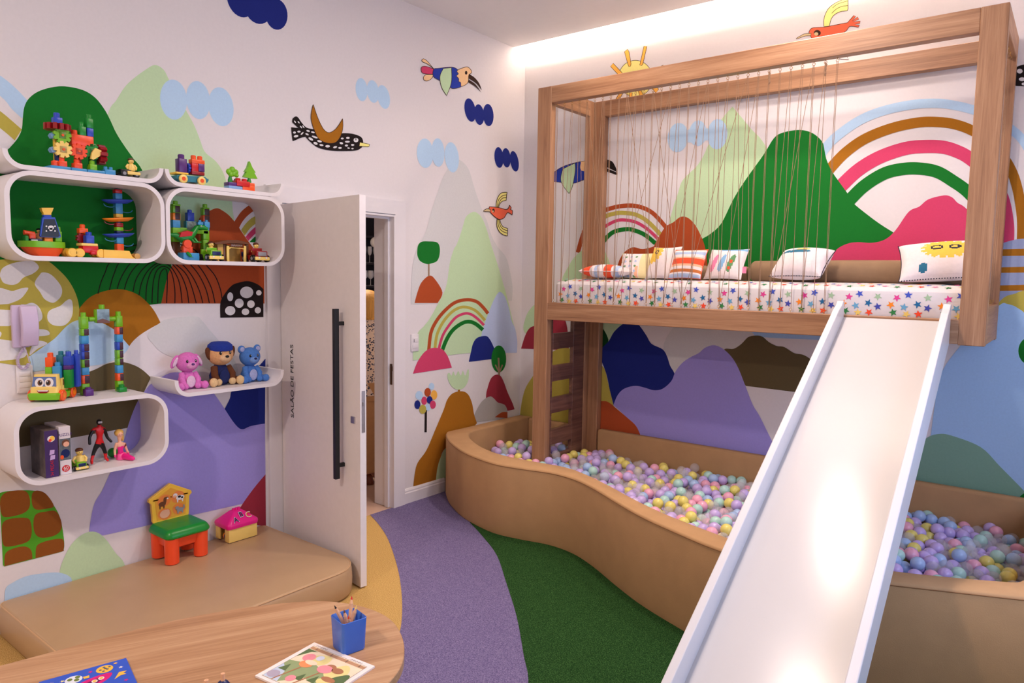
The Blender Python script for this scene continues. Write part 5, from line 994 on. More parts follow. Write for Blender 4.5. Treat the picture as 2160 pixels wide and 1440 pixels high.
def pr2(t, X, ya, yb, z0, zt):
    w, h = yb - ya, zt - z0; R_ = lambda a, b, c, d, m, nm, l=0: G().poly([(X + l, ya + a * w, z0 + c * h), (X + l, ya + b * w, z0 + c * h), (X + l, ya + b * w, z0 + d * h), (X + l, ya + a * w, z0 + d * h)]).build(nm, m, t, False, recalc=False)
    R_(.04, .97, .30, .75, mat('print_teal', srgb(96, 104, 110), .5, .3, 90), 'picture_print')
    e = lambda cx, cy, rx, ry, m, l, nm='picture_print': G().poly([(X + l, ya + p[0] * w, z0 + p[1] * h) for p in ell(cx, cy, rx, ry, 0, 18)]).build(nm, PM[m], t, False, recalc=False)
    e(.55, .655, .33, .075, 'bark', .0003); e(.6, .63, .26, .055, 'skin', .0005); e(.5, .44, .38, .09, 'navy', .0003); e(.2, .37, .15, .045, 'orange', .0006)
    text_mesh('PUZZLE', .0165, frame((X, ya + w * .5, z0 + h * .83), (0, 1, 0), (0, 0, 1), (1, 0, 0)), PM['purple'], 'lettering', t, .0002)
    e(.5, .125, .34, .07, 'red', .0003, 'badge'); text_mesh('60', .021, frame((X + .0006, ya + w * .5, z0 + h * .135), (0, 1, 0), (0, 0, 1), (1, 0, 0)), PM['white'], 'lettering', t, .0002); text_mesh('peças', .008, frame((X + .0006, ya + w * .5, z0 + h * .092), (0, 1, 0), (0, 0, 1), (1, 0, 0)), PM['white'], 'lettering', t, .0002)
gamebox('puzzle_box', 'dark purple puzzle box with red lettering on its spine', 94, 123, 907, .225, .16, ZC_, DP, SIDE, pr1)
gamebox('puzzle_box', 'white puzzle box with a red number badge on its spine', 125, 150, 899, .215, .16, ZC_, LID, LID, pr2)
jeep('toy_jeep', 'bright green toy jeep with a brown-hatted driver by the puzzle boxes', 151, 183, 944, 998, .165, ZC_, 'lime', 'cream', 'brown')
def skinbody(name, parent, verts, edges, radii, mats, zones=None, sub=2, root=0):
    o0 = Vector(ORG.get(parent.name, (0, 0, 0))) if parent else Vector((0, 0, 0)); me = bpy.data.meshes.new(name); me.from_pydata([tuple(Vector(v) - o0) for v in verts], edges, [])
    ob = bpy.data.objects.new(name, me); COL.objects.link(ob)
    sk = ob.modifiers.new('skin', 'SKIN'); sk.use_smooth_shade = True; sd = ob.modifiers.new('sub', 'SUBSURF'); sd.levels = sub; sd.render_levels = sub
    bpy.context.view_layer.update()
    for i, r in enumerate(radii): v = me.skin_vertices[0].data[i]; v.radius = (r, r) if not hasattr(r, '__len__') else r; v.use_root = i == root
    bpy.context.view_layer.update(); m2 = bpy.data.meshes.new_from_object(ob.evaluated_get(bpy.context.evaluated_depsgraph_get())); bpy.data.objects.remove(ob); m2.name = name
    for m in mats: m2.materials.append(m)
    m2.polygons.foreach_set('use_smooth', [True] * len(m2.polygons))
    if zones:
        for p in m2.polygons: p.material_index = zones(Vector(p.center) + o0)
    ob = bpy.data.objects.new(name, m2); COL.objects.link(ob)
    if parent: ob.parent = parent; ORG[ob.name] = tuple(o0)
    return ob
# action figure: plain red and black hero with a helmet
X = .12; yz_ = lambda x, y, d=0: (X + d, *yz(x, y, X))
t = thing('action_figure', 'red and black action figure standing with legs apart', 'toy figure', (X, yz(209, 970, X)[0], ZC_))
V = [yz_(210, 932), yz_(210, 918), yz_(210, 906), yz_(209.5, 898), yz_(208, 888, .004), yz_(197, 905), yz_(188, 922, .004), yz_(187, 938, .012), yz_(220, 905), yz_(226, 922), yz_(234, 932, .012), yz_(203, 940), yz_(197, 956), yz_(192, 972), yz_(190, 983), yz_(216, 938), yz_(222, 954), yz_(223, 967), yz_(226, 974)]
V[14] = (X + .022, V[14][1], ZC_ + .006); V[13] = (X + .006, V[13][1], ZC_ + .018); V[18] = (X + .016, V[18][1], ZC_ + .006); V[17] = (X, V[17][1], ZC_ + .018)
E_ = [(0, 1), (1, 2), (2, 3), (3, 4), (2, 5), (5, 6), (6, 7), (2, 8), (8, 9), (9, 10), (0, 11), (11, 12), (12, 13), (13, 14), (0, 15), (15, 16), (16, 17), (17, 18)]
rr = [.013, .013, .0175, .007, .0115, .0085, .007, .007, .0085, .007, .006, .011, .0085, .0065, .0065, .011, .0085, .0065, .0065]
yb_ = yz(209, 925, X)[0]; zh = yz(209, 935, X)[1]; zn = yz(209, 904, X)[1]
skinbody('figure_body', t, V, E_, rr, [PM['black'], PM['red']], lambda c: 1 if (c.z < ZC_ + .042) or (c.z > zh and abs(c.y - yb_) < .0165) or c.z > zn - .002 else 0)
c = yz(208.5, 890, X); G().sph((X + .003, c[0], c[1]), (.0125, .0115, .0145)).build('helmet', PM['black'], t); G().rbox(X + .010, X + .0165, c[0] - .009, c[0] + .009, c[1] - .004, c[1] + .006, .002).build('visor', PM['chrome'], t)
# fashion doll sitting in a pink dress
X = .13
t = thing('fashion_doll', 'blonde doll in a pink dress sitting with legs stretched out', 'doll', (X, yz(255, 970, X)[0], ZC_))
V = [yz_(258, 966), yz_(254, 950), yz_(254, 938), yz_(252, 929), yz_(252, 917), yz_(245, 936), yz_(242, 950), yz_(241, 964, .01), yz_(262, 936), yz_(267, 948), yz_(271, 957, .006), yz_(262, 969, .03), yz_(268, 974, .055), yz_(274, 976, .07)]
V[0] = (X - .01, V[0][1], ZC_ + .014); V[11] = (X + .03, V[11][1], ZC_ + .0165); V[12] = (X + .055, V[12][1] - .004, ZC_ + .011); V[13] = (X + .072, V[13][1] - .008, ZC_ + .010)
E_ = [(0, 1), (1, 2), (2, 3), (3, 4), (2, 5), (5, 6), (6, 7), (2, 8), (8, 9), (9, 10), (0, 11), (11, 12), (12, 13)]
zd = yz(254, 940, X)[1]
skinbody('doll_body', t, V, E_, [.017, .0125, .0145, .007, .013, .0075, .006, .0045, .0075, .006, .0045, .017, .012, .009], [PM['skin'], PM['pink']], lambda c: 1 if (c.z < zd and abs(c.y - yz(255, 945, X)[0]) < .0165) or (c.z < ZC_ + .03 and c.x > X + .0) else 0)
c = yz(252, 915, X); G().sph((X, c[0], c[1] - .001), (.0155, .0145, .0175)).build('head', PM['skin'], t); g = G(); g.sph((X - .006, c[0], c[1] + .005), (.0185, .0205, .0180)); g.tube([(X - .010, c[0] + .006, c[1]), (X - .010, c[0] + .013, c[1] - .018), (X - .006, c[0] + .016, c[1] - .036)], [.014, .011, .005], 10); g.build('hair', PM['blond'], t)
for s in (-1, 1): G().sph((X + .0148, c[0] + s * .005, c[1] - .002), .0016, 8, 6).build('eye', PM['black'], t)
g = G(); yk = V[0][1]; g.lathe([(.014, .034), (.022, .026), (.026, .008), (.025, .001)], (X - .006, yk, ZC_), 20); g.build('skirt', pla('dress', (250, 90, 160), .35), t)
o = G().sph((.06, yz(238, 955, .06)[0], ZC_ + .024), .0235).build('toy_ball', PM['green'], None); tag(o, 'small green ball behind the sitting doll', 'ball')
# --- plush animals (plain soft toys)
def plush(name, label, x0, x1, ytop, ybot, X, fur, belly, muzzle, ears, nose, shirt=None, paw=None, dark=None):
    ya, _ = yz(x0, ybot, X); yb, _ = yz(x1, ybot, X); _, zt = yz((x0 + x1) / 2, ytop, X); z = ZPL + .0006; H = zt - z; yc = (ya + yb) / 2; w = (yb - ya) / 2
    F_ = lambda n_, c: mat('plush_' + n_, srgb(*c), .95, .12, 120, .8, 500)
    t = thing(name, label, 'plush toy', (X, yc, z)); f = F_(*fur); be = F_(*belly); mu = F_(*muzzle)
    hd = H * .255; zh = z + H * .68
    G().rings([[(X - .006 + .8 * r * math.cos(q), yc + r * math.sin(q), z + h) for q in [2 * math.pi * i / 18 for i in range(18)]] for h, r in ((.002, H * .15), (H * .08, H * .23), (H * .22, H * .24), (H * .36, H * .18), (H * .46, H * .11))]).build('body', F_(*shirt) if shirt else f, t)
    G().sph((X + H * .165, yc, z + H * .2), (H * .03, H * .12, H * .15)).build('belly', be if not shirt else F_(*shirt), t)
    h = G().sph((X, yc, zh), (hd * .92, hd * 1.12, hd), 24, 16).build('head', f, t)
    G().sph((X + hd * .72, yc, zh - hd * .28), (hd * .42, hd * .52, hd * .38)).build('muzzle', mu, h)
    G().sph((X + hd * 1.12, yc, zh - hd * .12), (hd * .1, hd * .17, hd * .12)).build('nose', PM[nose], h)
    for s in (-1, 1):
        G().sph((X + hd * .80, yc + s * hd * .42, zh + hd * .16), (hd * .1, hd * .13, hd * .16), 12, 8).build('eye', PM['black'], h); G().sph((X + hd * .89, yc + s * hd * .40, zh + hd * .21), hd * .04, 8, 6).build('glint', PM['white'], h)
        if ears == 'round': e = G().sph((X - .004, yc + s * hd * .92, zh + hd * .82), (hd * .2, hd * .42, hd * .42)).build('ear', f, h); G().sph((X + hd * .12, yc + s * hd * .92, zh + hd * .82), (hd * .1, hd * .27, hd * .27)).build('inner_ear', be, e)
        elif ears == 'long': e = G().sph((X - .008, yc + s * hd * 1.22, zh + hd * .12), (hd * .16, hd * .3, hd * .72), M=Matrix.Rotation(s * .5, 3, 'X')).build('ear', f, h); G().sph((X + hd * .06, yc + s * hd * 1.22, zh + hd * .10), (hd * .1, hd * .19, hd * .52), M=Matrix.Rotation(s * .5, 3, 'X')).build('inner_ear', be, e)
        else: G().sph((X, yc + s * hd * 1.08, zh + hd * .1), (hd * .22, hd * .26, hd * .58), M=Matrix.Rotation(-s * .25, 3, 'X')).build('ear', F_(*dark) if dark else f, h)
        G().tube([(X + .004, yc + s * H * .16, z + H * .40), (X + H * .12, yc + s * H * .21, z + H * .24), (X + H * .17, yc + s * H * .17, z + H * .09)], [H * .075, H * .075, H * .07], 12).build('arm', F_(*dark) if dark else f, t)
        l = G().tube([(X + .0, yc + s * H * .16, z + H * .10), (X + H * .14, yc + s * H * .27, z + H * .095), (X + H * .24, yc + s * H * .31, z + H * .09)], [H * .09, H * .09, H * .085], 12).build('leg', F_(*dark) if dark else f, t)
        G().sph((X + H * .26, yc + s * H * .315, z + H * .1005), (H * .075, H * .095, H * .1)).build('foot', F_(*paw) if paw else f, t)
        G().sph((X + H * .19, yc + s * H * .165, z + H * .086), (H * .08, H * .08, H * .08)).build('paw', F_(*paw) if paw else f, t)
    return t, h, zh, hd, yc, F_
plush('plush_rabbit', 'pink plush rabbit sitting at the left end of the tray', 362, 430, 737, 818, .12, ('pink', (226, 120, 200)), ('pale_pink', (232, 200, 226)), ('rose', (238, 160, 210)), 'long', 'purple')
_, h, zh, hd, yc, F_ = plush('plush_puppy', 'brown plush puppy in a navy shirt and plain blue cap', 434, 497, 716, 808, .11, ('tan', (232, 176, 120)), ('tan2', (236, 190, 140)), ('tan3', (240, 196, 150)), 'floppy', 'black', ('navy', (30, 42, 96)), ('sand', (240, 200, 146)), ('brown', (104, 58, 30)))
g = G(); g.lathe([(hd * 1.0, .32 * hd), (hd * 1.06, .5 * hd), (hd * 1.0, .82 * hd), (hd * .7, 1.06 * hd), (.001, 1.12 * hd)], (.108, yc, zh), 24); g.build('cap', F_('cap_blue', (34, 60, 160)), h)
plush('plush_bear', 'blue plush bear sitting beside the door casing', 490, 564, 727, 802, .12, ('blue', (78, 130, 206)), ('pale_blue', (176, 184, 226)), ('mid_blue', (120, 160, 222)), 'round', 'navy')
# --- intercom and switches
M_IC = mat('intercom_lilac_white', srgb(206, 190, 220), .4, .01)
p0, p1 = W(22, 645), W(66, 728); t = thing('intercom_handset', 'white wall intercom with its handset and coiled cord', 'intercom', (.001, (p0[1] + p1[1]) / 2, p1[2]))
ya, yb, za, zb = p0[1] - .004, p1[1] + .01, p0[2], p1[2]
G().rbox(.001, .022, ya, yb - .02, zb - .006, za + .004, .006).build('wall_base', M_IC, t)
n = 10; pr = [(.030 + .020 * (2 * i / n - 1) ** 2 * -1 + .028, za - (za - zb) * i / n) for i in range(n + 1)]
g = G(); g.prism([(x, z) for x, z in pr] + [(x - .026 if 0 < i < n else x - .030, z) for i, (x, z) in list(enumerate(pr))[::-1]], 'y', ya + .028, yb + .006)
o = g.build('handset', M_IC, t, True, 40); md = o.modifiers.new('b', 'BEVEL'); md.width = .004; md.segments = 2; md.limit_method = 'ANGLE'; md.angle_limit = math.radians(50)
q0 = yz(50, 730, .03); q1 = yz(62, 764, .02); q2 = yz(38, 758, .02)
G().tube([(.028, *q0), (.026, *yz(58, 748, .026)), (.02, *q1)], .002, 6).build('cord', M_IC, t)
path = [yz(*p, .02) for p in crom([(52, 732), (44, 745), (38, 757), (40, 770), (48, 778), (56, 776), (61, 766)], False, 8)]; co = []
for i in range(len(path) * 4 - 4):
    f = i / 4; a = int(f); b = min(a + 1, len(path) - 1); u = f - a; y = path[a][0] * (1 - u) + path[b][0] * u; z = path[a][1] * (1 - u) + path[b][1] * u; q = i * 1.35
    co.append((.016 + .0065 * math.sin(q), y + .0065 * math.cos(q), z))
G().tube(co, .0014, 5).build('coiled_cord', M_IC, t)
def plate(name, label, x0, y0, x1, y1, n):
    a, b = W(x0, y0), W(x1, y1); t = thing(name, label, 'switch', (.001, (a[1] + b[1]) / 2, b[2])); ya, yb, za, zb = a[1], b[1], a[2], b[2]
    G().rbox(.0015, .009, ya, yb, zb, za, .003).build('plate', M_TRIM, t); h = (za - zb) * .62 / n
    for i in range(n): z = za - (za - zb) * .19 - h * (i + 1); G().rbox(.008, .012, ya + .16 * (yb - ya), yb - .16 * (yb - ya), z + .001, z + h - .001, .0015).build('rocker', M_TRIM, t)
    if n == 2: G().box(.012, .0125, ya + .3 * (yb - ya), ya + .36 * (yb - ya), zb + .55 * (za - zb), zb + .72 * (za - zb)).build('indicator', PM['black'], t, False)
plate('light_switch', 'white double light switch right of the door', 866, 705, 881.5, 740, 2)
plate('light_switch', 'white wall switch plate below the intercom', 32, 772, 70, 826, 3)
# --- things on the play mattress
ZM = .1655
t = thing('toy_chair', 'orange toy chair with green seat and yellow animal backrest', 'toy chair', (.12, -3.02, ZM)); ax, ay = 0, 0
cx_, cy_ = .128, -3.025; hw, hd_ = .112, .10
zs0, zs1 = ZM + .138, ZM + .178
for sx in (-1, 1):
    for sy in (-1, 1): x, y = cx_ + sx * .068, cy_ + sy * .075; g = G(); g.tube([(x, y, ZM + .0005), (x, y, ZM + .004), (x, y, zs0)], [.030, .034, .036], 20); g.build('leg', PM['coral'], t)
g = G(); loft(g, rrect(cx_ - .095, cx_ + .095, cy_ - .105, cy_ + .105, .03, 5), [(ZM + .068, .035), (ZM + .08, .016), (zs0 - .01, .006), (zs0, .0)]); g.build('seat_box', PM['coral'], t, True, 40)
g = G(); loft(g, rrect(cx_ - .105, cx_ + .108, cy_ - .115, cy_ + .115, .035, 6), [(zs0 - .006, .004), (zs0 + .002, -.003), (zs0 + .010, -.003), (zs0 + .026, .006), (zs1 - .003, .016), (zs1, .03)]); g.build('seat_lid', PM['green'], t, True, 40)
xb = cx_ - .080; k = zs1 - .012
bk = [(cy_ - .095, k + .015), (cy_ - .085, k), (cy_ + .085, k), (cy_ + .095, k + .015), (cy_ + .10, k + .11), (cy_ + .114, k + .124), (cy_ + .11, k + .137), (cy_, k + .198), (cy_ - .11, k + .137), (cy_ - .114, k + .124), (cy_ - .10, k + .11)]
bo = G().prism(bk, 'x', xb - .02, xb).build('backrest', PM['yellow'], t, False); md = bo.modifiers.new('b', 'BEVEL'); md.width = .003; md.segments = 2; md.limit_method = 'ANGLE'
G().prism(offs(bk, .02).tolist(), 'x', xb, xb + .0015).build('picture_panel', pla('panel', (236, 170, 60), .35), bo, False)
def blob(c, r, m, l, nm='animal_print', rot=0): G().poly([(xb + .0015 + l, cy_ + p[0], k + p[1]) for p in ell(*c, *r, rot, 18)]).build(nm, m if not isinstance(m, str) else PM[m], bo, False, recalc=False)
for (a, b) in ((-.035, .115), (.035, .12), (-.035, .045), (.04, .055)): blob((a, b), (.036 if a < 0 else .034, .030), pla('print_amber', (240, 138, 66), .35), .0004, 'print_ground', 25 if b > .1 else -15)
for i_, (c, r, m) in enumerate((((-.046, .100), (.019, .013), 'bark'), ((-.058, .088), (.004, .014), 'bark'), ((-.038, .088), (.004, .014), 'bark'), ((-.032, .116), (.008, .017), 'bark'), ((-.024, .127), (.011, .007), 'bark'), ((-.018, .124), (.005, .004), 'white'), ((.048, .114), (.022, .013), 'white'), ((.034, .101), (.004, .012), 'white'), ((.060, .101), (.004, .012), 'white'), ((.044, .119), (.009, .006), 'black'), ((.058, .112), (.006, .005), 'black'), ((.022, .131), (.012, .010), 'white'), ((.018, .125), (.009, .006), 'skin'), ((-.035, .046), (.026, .022), 'skin'), ((-.022, .056), (.012, .011), 'skin'), ((.046, .050), (.019, .011), 'grey'), ((.034, .039), (.004, .009), 'grey'), ((.058, .039), (.004, .009), 'grey'), ((.030, .062), (.010, .009), 'grey'), ((.066, .062), (.004, .012), 'grey'))): blob(c, r, m, .0009 + i_ * .0001)
t = thing('shape_house', 'yellow toy house with pink roof and letters A B C', 'toy house', (.1, -2.69, ZM)); a0, a1, b0, b1 = .03, .168, -2.775, -2.605; zz = ZM + .0005
g = G(); h = .092
g.rbox(a1 - .012, a1, b0, b1, zz, zz + h, .004); g.rbox(a0, a0 + .012, b0, b1, zz, zz + h, .004); g.rbox(a0 + .01, a1 - .01, b1 - .012, b1, zz, zz + h, .004)
for x in ((a0 + .008, a0 + .042), (a1 - .045, a1 - .008)): g.rbox(x[0], x[1], b0, b0 + .012, zz, zz + h, .004)
g.rbox(a0 + .04, a1 - .043, b0, b0 + .012, zz + h - .022, zz + h, .003); g.build('walls', PM['cream'], t)
rf = [(zz + .074, .0), (zz + .090, -.004), (zz + .100, .0), (zz + .125, .052), (zz + .128, .06)]
g = G(); base_ = rrect(a0 - .006, a1 + .006, b0 - .006, b1 + .006, .02, 5); rs = [[(p[0], p[1], z) for p in offs(base_, d)] for z, d in rf[:3]]; cen = np.array([(a0 + a1) / 2, (b0 + b1) / 2])
for z, f in ((zz + .148, .34), (zz + .152, .26)): rs.append([(*(cen + (np.array(p) - cen) * f), z) for p in base_])
g.rings(rs); ro = g.build('roof', PM['pink'], t, True, 40)
g = G()
for s in (-1, 0, 1): g.cyl((cen[0], cen[1] + s * .016, zz + .15), (cen[0], cen[1] + s * .016, zz + .164), .008, n=12)
g.build('roof_knob', PM['pink'], ro)
for s, y, dz, c in (('A', -.04, -.012, 'navy'), ('B', 0.0, .012, 'navy'), ('C', .04, .0, 'amber')):
    nrm = Vector((.048, 0, .047)).normalized(); up = Vector((-.047, 0, .048)).normalized(); o_ = Vector((a1 - .0165, cen[1] + y, zz + .1225)) + up * dz + nrm * .004
    text_mesh(s, .05, frame(o_, (0, 1, 0), up, nrm), PM['white'], 'letter_border', ro, .001); text_mesh(s, .041, frame(o_ + nrm * .0012, (0, 1, 0), up, nrm), PM[c], 'letter', ro, .001)
for i, c in enumerate(('amber', 'navy', 'tan')): G().cyl((cen[0] - .012 + i * .012, b0 + .03, zz + .02 + .003 * 0), (cen[0] - .003 + i * .012, b0 + .03, zz + .02), .0195, n=16).build('bead', PM[c], t)
# ------------------------------------------------------------ bed linen
M_SHEET = mat('white_cotton', (.72, .685, .69), .9, .02, 40, .15, 60)
mb = thing('mattress', 'white mattress printed with coloured stars on the loft bed', 'mattress', (1.96, -.32, RZ0 + .061))
mx0, mx1, my0, my1 = X0 + PW + .004, X1 - .05, Y0 + PD + .006, YB - PD - .004
pl = rrect(mx0, mx1, my0, my1, .05, 6); zb = RZ0 + .0605; ME = 1.585
g = G(); loft(g, pl, [(zb, .012), (zb + .03, .002), (ME - .03, .0), (ME - .012, .004)])
tp = offs(pl, .004); yc = (my0 + my1) / 2; xc = (mx0 + mx1) / 2; rs = []
for z, ix, iy in ((ME - .012, 0, 0), (ME, .008, .008), (ME + .010, .03, .028), (ME + .022, .09, .08), (ME + .030, .2, .16)):
    rs.append([(p[0] + (-ix if p[0] > xc else ix) * (1 if abs(p[0] - xc) > (mx1 - mx0) / 2 - .06 else 0) * min(1, abs(p[0] - xc)), yc + (p[1] - yc) * (1 - iy / ((my1 - my0) / 2)), z) for p in tp])
g.rings(rs); g.build('mattress_body', M_SHEET, mb, True, 60)
SC_ = {'lightgreen': (164, 196, 160), 'hotpink': (226, 70, 150), 'violet': (70, 92, 196), 'orange': (244, 140, 40), 'aqua': (104, 168, 206), 'petrol': (30, 104, 156), 'indigo': (64, 74, 170), 'grass': (50, 130, 70), 'straw': (232, 206, 110), 'scarlet': (236, 76, 44), 'rose': (240, 150, 186)}
SMt = {k: mat('star_' + k, srgb(*v), .9) for k, v in SC_.items()}
tile = [(.212, .0966, 'lightgreen'), (.069, .092, 'hotpink'), (.122, .109, 'violet'), (.042, .055, 'orange'), (.105, .045, 'aqua'), (.167, .061, 'petrol'), (.214, .043, 'indigo'), (.055, .015, 'grass'), (.118, .008, 'straw'), (.173, .011, 'scarlet')]
top = [(.061, .012, 'grass'), (.12, .03, 'straw'), (.172, .02, 'scarlet'), (.0, .025, 'rose'), (.20, .06, 'violet'), (.03, .07, 'aqua'), (.09, .09, 'hotpink'), (.15, .10, 'orange'), (.05, .135, 'petrol'), (.11, .15, 'lightgreen'), (.18, .16, 'scarlet'), (.01, .18, 'indigo'), (.07, .2, 'straw'), (.14, .21, 'grass')]
def star(c, r, ph): return [(c[0] + r * (1 if i % 2 == 0 else .42) * math.sin(ph + math.pi * i / 5), c[1] + r * (1 if i % 2 == 0 else .42) * math.cos(ph + math.pi * i / 5)) for i in range(10)]
n_ = 0
for k in range(12):
    for u_, v_, c in tile:
        x = mx0 + .02 + k * .235 + u_; z = RZ1 + .006 + v_; n_ += 1
        if x < mx1 - .03 and z < ME - .014:
            G().poly([(p[0], my0 - .0012, max(p[1], RZ1 - .03)) for p in star((x, z), .0215, n_ * .7)]).build('star_print', SMt[c], mb, False, recalc=False)
    for u_, v_, c in top:
        x = mx0 + .02 + k * .235 + u_; n_ += 1
        if x < mx1 - .05:
            def tz(y):
                e = (y - my0); ys = [0, .008, .028, .08, .16, .3]; zs = [ME - .012, ME, ME + .010, ME + .022, ME + .030, ME + .0305]; return float(np.interp(e, ys, zs)) + .0015
            G().poly([(p[0], my0 + p[1], tz(my0 + p[1])) for p in star((x, v_ + .024), .020, n_ * .7)]).build('star_print', SMt[c], mb, False, recalc=False)
ZMT = ME + .030
M_BOL = mat('brown_suede', srgb(140, 114, 88), .9, .08, 14, .2, 260)
def bolster(label, x0, x1, r, y):
    t = thing('bolster', label, 'cushion', ((x0 + x1) / 2, y, ZMT)); g = G(); z = ZMT + r * .93
    g.tube([(x0, y, z), (x0 + .004, y, z), (x0 + .02, y, z), ((x0 + x1) / 2, y, z + .002), (x1 - .02, y, z), (x1 - .004, y, z), (x1, y, z)], [r * .55, r * .86, r, r * 1.02, r, r * .86, r * .55], 28); g.build('cover', M_BOL, t, True, 50)
bolster('long brown suede bolster cushion at the right end of the bed', 2.0, 3.22, .068, -.16)
bolster('brown suede bolster cushion half hidden behind the scatter cushions', .80, 1.97, .05, -.13)
FAB = {k: mat('cushion_' + k, srgb(*v), .9, .04, 60, .2, 300) for k, v in {'white': (236, 226, 226), 'orange': (240, 86, 50), 'peach': (246, 186, 150), 'blue': (176, 196, 226), 'rust': (200, 116, 60), 'cream': (236, 222, 170), 'sun': (240, 200, 80), 'petrol': (40, 110, 140), 'pink': (238, 140, 180), 'sky': (130, 180, 220), 'green': (96, 150, 100), 'ink': (40, 44, 60), 'red': (230, 70, 60)}.items()}
FK = list(FAB)
def cushion(label, loc, w, h, t_, eul, pat, edge='white', pom=None, n=40):
    t = thing('cushion', label, 'cushion', loc); M = Matrix.Translation(Vector(loc)) @ Euler([math.radians(a) for a in eul], 'XYZ').to_matrix().to_4x4(); g = G()
    def pt(u, v, s):
        x = w / 2 * u * (1 - .07 * (1 - v * v) * 1); y = h / 2 * v * (1 - .07 * (1 - u * u)); th = t_ / 2 * (max(0, (1 - u ** 2) * (1 - v ** 2))) ** .42; return M @ Vector((x, y, h / 2 + 0)) if False else M @ Vector((x, y, s * th))
    for s in (1, -1):
        V = [pt(-1 + 2 * i / n, -1 + 2 * j / n, s) for j in range(n + 1) for i in range(n + 1)]
        for j in range(n):
            for i in range(n): pass
        o = len(g.v); g.v += [tuple(v) for v in V]
        for j in range(n):
            for i in range(n):
                q = (j * (n + 1) + i, j * (n + 1) + i + 1, (j + 1) * (n + 1) + i + 1, (j + 1) * (n + 1) + i); q = q if s > 0 else q[::-1]
                g.f.append(tuple(a + o for a in q)); g.mi.append(FK.index(pat(-1 + 2 * (i + .5) / n, -1 + 2 * (j + .5) / n, s)))
    g.build('cover', [FAB[k] for k in FK], t, True, 180, recalc=False)
    rim = [pt(u, v, 0) for u, v in [(-1 + 2 * i / 16, -1) for i in range(16)] + [(1, -1 + 2 * i / 16) for i in range(16)] + [(1 - 2 * i / 16, 1) for i in range(16)] + [(-1, 1 - 2 * i / 16) for i in range(16)]]
    if pom:
        g = G()
        for i in range(len(rim)):
            for k in (0, .5): q = rim[i].lerp(rim[(i + 1) % len(rim)], k); g.sph(q, .0036, 6, 4)
        g.build('pompom_trim', FAB[pom], t)
    else: G().tube(rim, .0022, 5, closed=True).build('piping', FAB[edge], t)
    return t, M
def stripes(seq, vert=False):
    tot = sum(a for a, _ in seq)
    def f(u, v, s):
        q = ((v if not vert else u) + 1) / 2 * tot
        for a, c in seq:
            if q < a: return c
            q -= a
        return seq[-1][1]
    return f
def sunp(cu, cv, r, spec=True, leaf=None):
    def f(u, v, s):
        if s < 0: return 'white'
        d = math.hypot(u - cu, v - cv); a = math.atan2(v - cv, u - cu); rr = r * (1 + .35 * abs(math.sin(8 * a)) ** .6 - .1)
        if spec and (abs(math.hypot(u - cu + .22 * r / .5, v - cv - .06) - .12) < .035 or abs(math.hypot(u - cu - .22 * r / .5, v - cv - .06) - .12) < .035): return 'ink'
        if d < rr: return 'sun'
        if leaf and math.hypot((u - leaf[0]) * 1.6, v - leaf[1]) < .2: return 'petrol'
        return 'white'
    return f
def surf(u, v, s):
    for c, k in ((-.45, 'pink'), (0.0, 'sky'), (.48, 'green')):
        x = u - c - v * .14
        if (x / .15) ** 2 + ((v + .1) / .62) ** 2 < 1:
            if k == 'green' and (abs(v) < .09 or abs(v + .45) < .08) and abs(x) < .07: return 'orange'
            return k
    return 'sky' if v > .78 and u > -.3 else 'white'
def flower(u, v, s):
    a = math.sin(u * 9 + 1) * math.sin(v * 8); return 'cream' if u > .35 else ('blue' if a > .75 else ('green' if a < -.8 else ('peach' if abs(u - .2) < .08 and v < -.2 else 'white')))
def birdp(u, v, s):
    if s < 0: return 'white'
    if ((u + .1) / .5) ** 2 + ((v - .25) / .16) ** 2 < 1: return 'petrol'
    if ((u + .62) / .2) ** 2 + ((v - .32) / .12) ** 2 < 1: return 'petrol'
    if ((u - .05) / .3) ** 2 + ((v - .48) / .1) ** 2 < 1: return 'sun'
    return 'white'
OR = [(1, 'white'), (2, 'orange'), (1.2, 'white'), (1, 'blue'), (1.5, 'white'), (2.2, 'orange'), (1, 'white'), (1, 'blue'), (1, 'white')]
def cpos(px, py, Y): p = B(px, py, Y); return (float(p[0]), Y, float(p[2]))
zf = ZMT
a = cpos(1284, 574, -.36); cushion('orange striped cushion lying flat at the left end of the bed', (a[0], -.40, zf + .052), .32, .22, .10, (0, 0, 8), stripes(OR, True), pom=None)
a = cpos(1335, 568, -.22); cushion('cream cushion with a faded flower print behind the striped one', (a[0] + .02, -.215, zf + .095), .24, .20, .08, (64, 0, 6), flower, 'cream')
a = cpos(1398, 557, -.30); cushion('white cushion with a yellow sun in its corner standing upright', (a[0], -.29, zf + .114), .24, .235, .09, (68, 0, -14), sunp(-.75, .55, .62, True), 'white')
a = cpos(1457, 562, -.33); cushion('square cushion with horizontal orange, blue and rust stripes', (a[0], -.375, zf + .104), .24, .21, .09, (66, 0, -6), stripes([(1, 'blue'), (.6, 'white'), (1, 'rust'), (1.2, 'white'), (.7, 'peach'), (2, 'orange'), (.7, 'peach'), (1, 'white'), (1, 'blue'), (.8, 'white'), (.6, 'rust')]), 'orange')
a = cpos(1523, 562, -.33); ct, cM = cushion('white cushion printed with pink, blue and green surfboards', (a[0] + .01, -.29, zf + .106), .27, .21, .10, (66, 0, -10), surf, 'white')
q = cM @ Vector((.14, -.03, .0)); g = G(); g.box(q.x - .012, q.x + .012, q.y - .003, q.y - .002, q.z - .03, q.z + .01); g.build('paper_tag', FAB['pink'], ct, False)
a = cpos(1690, 575, -.40); cushion('white cushion with a blue bird and dark pompom trim', (a[0] - .01, -.36, zf + .108), .31, .24, .16, (40, 0, -8), birdp, pom='ink')
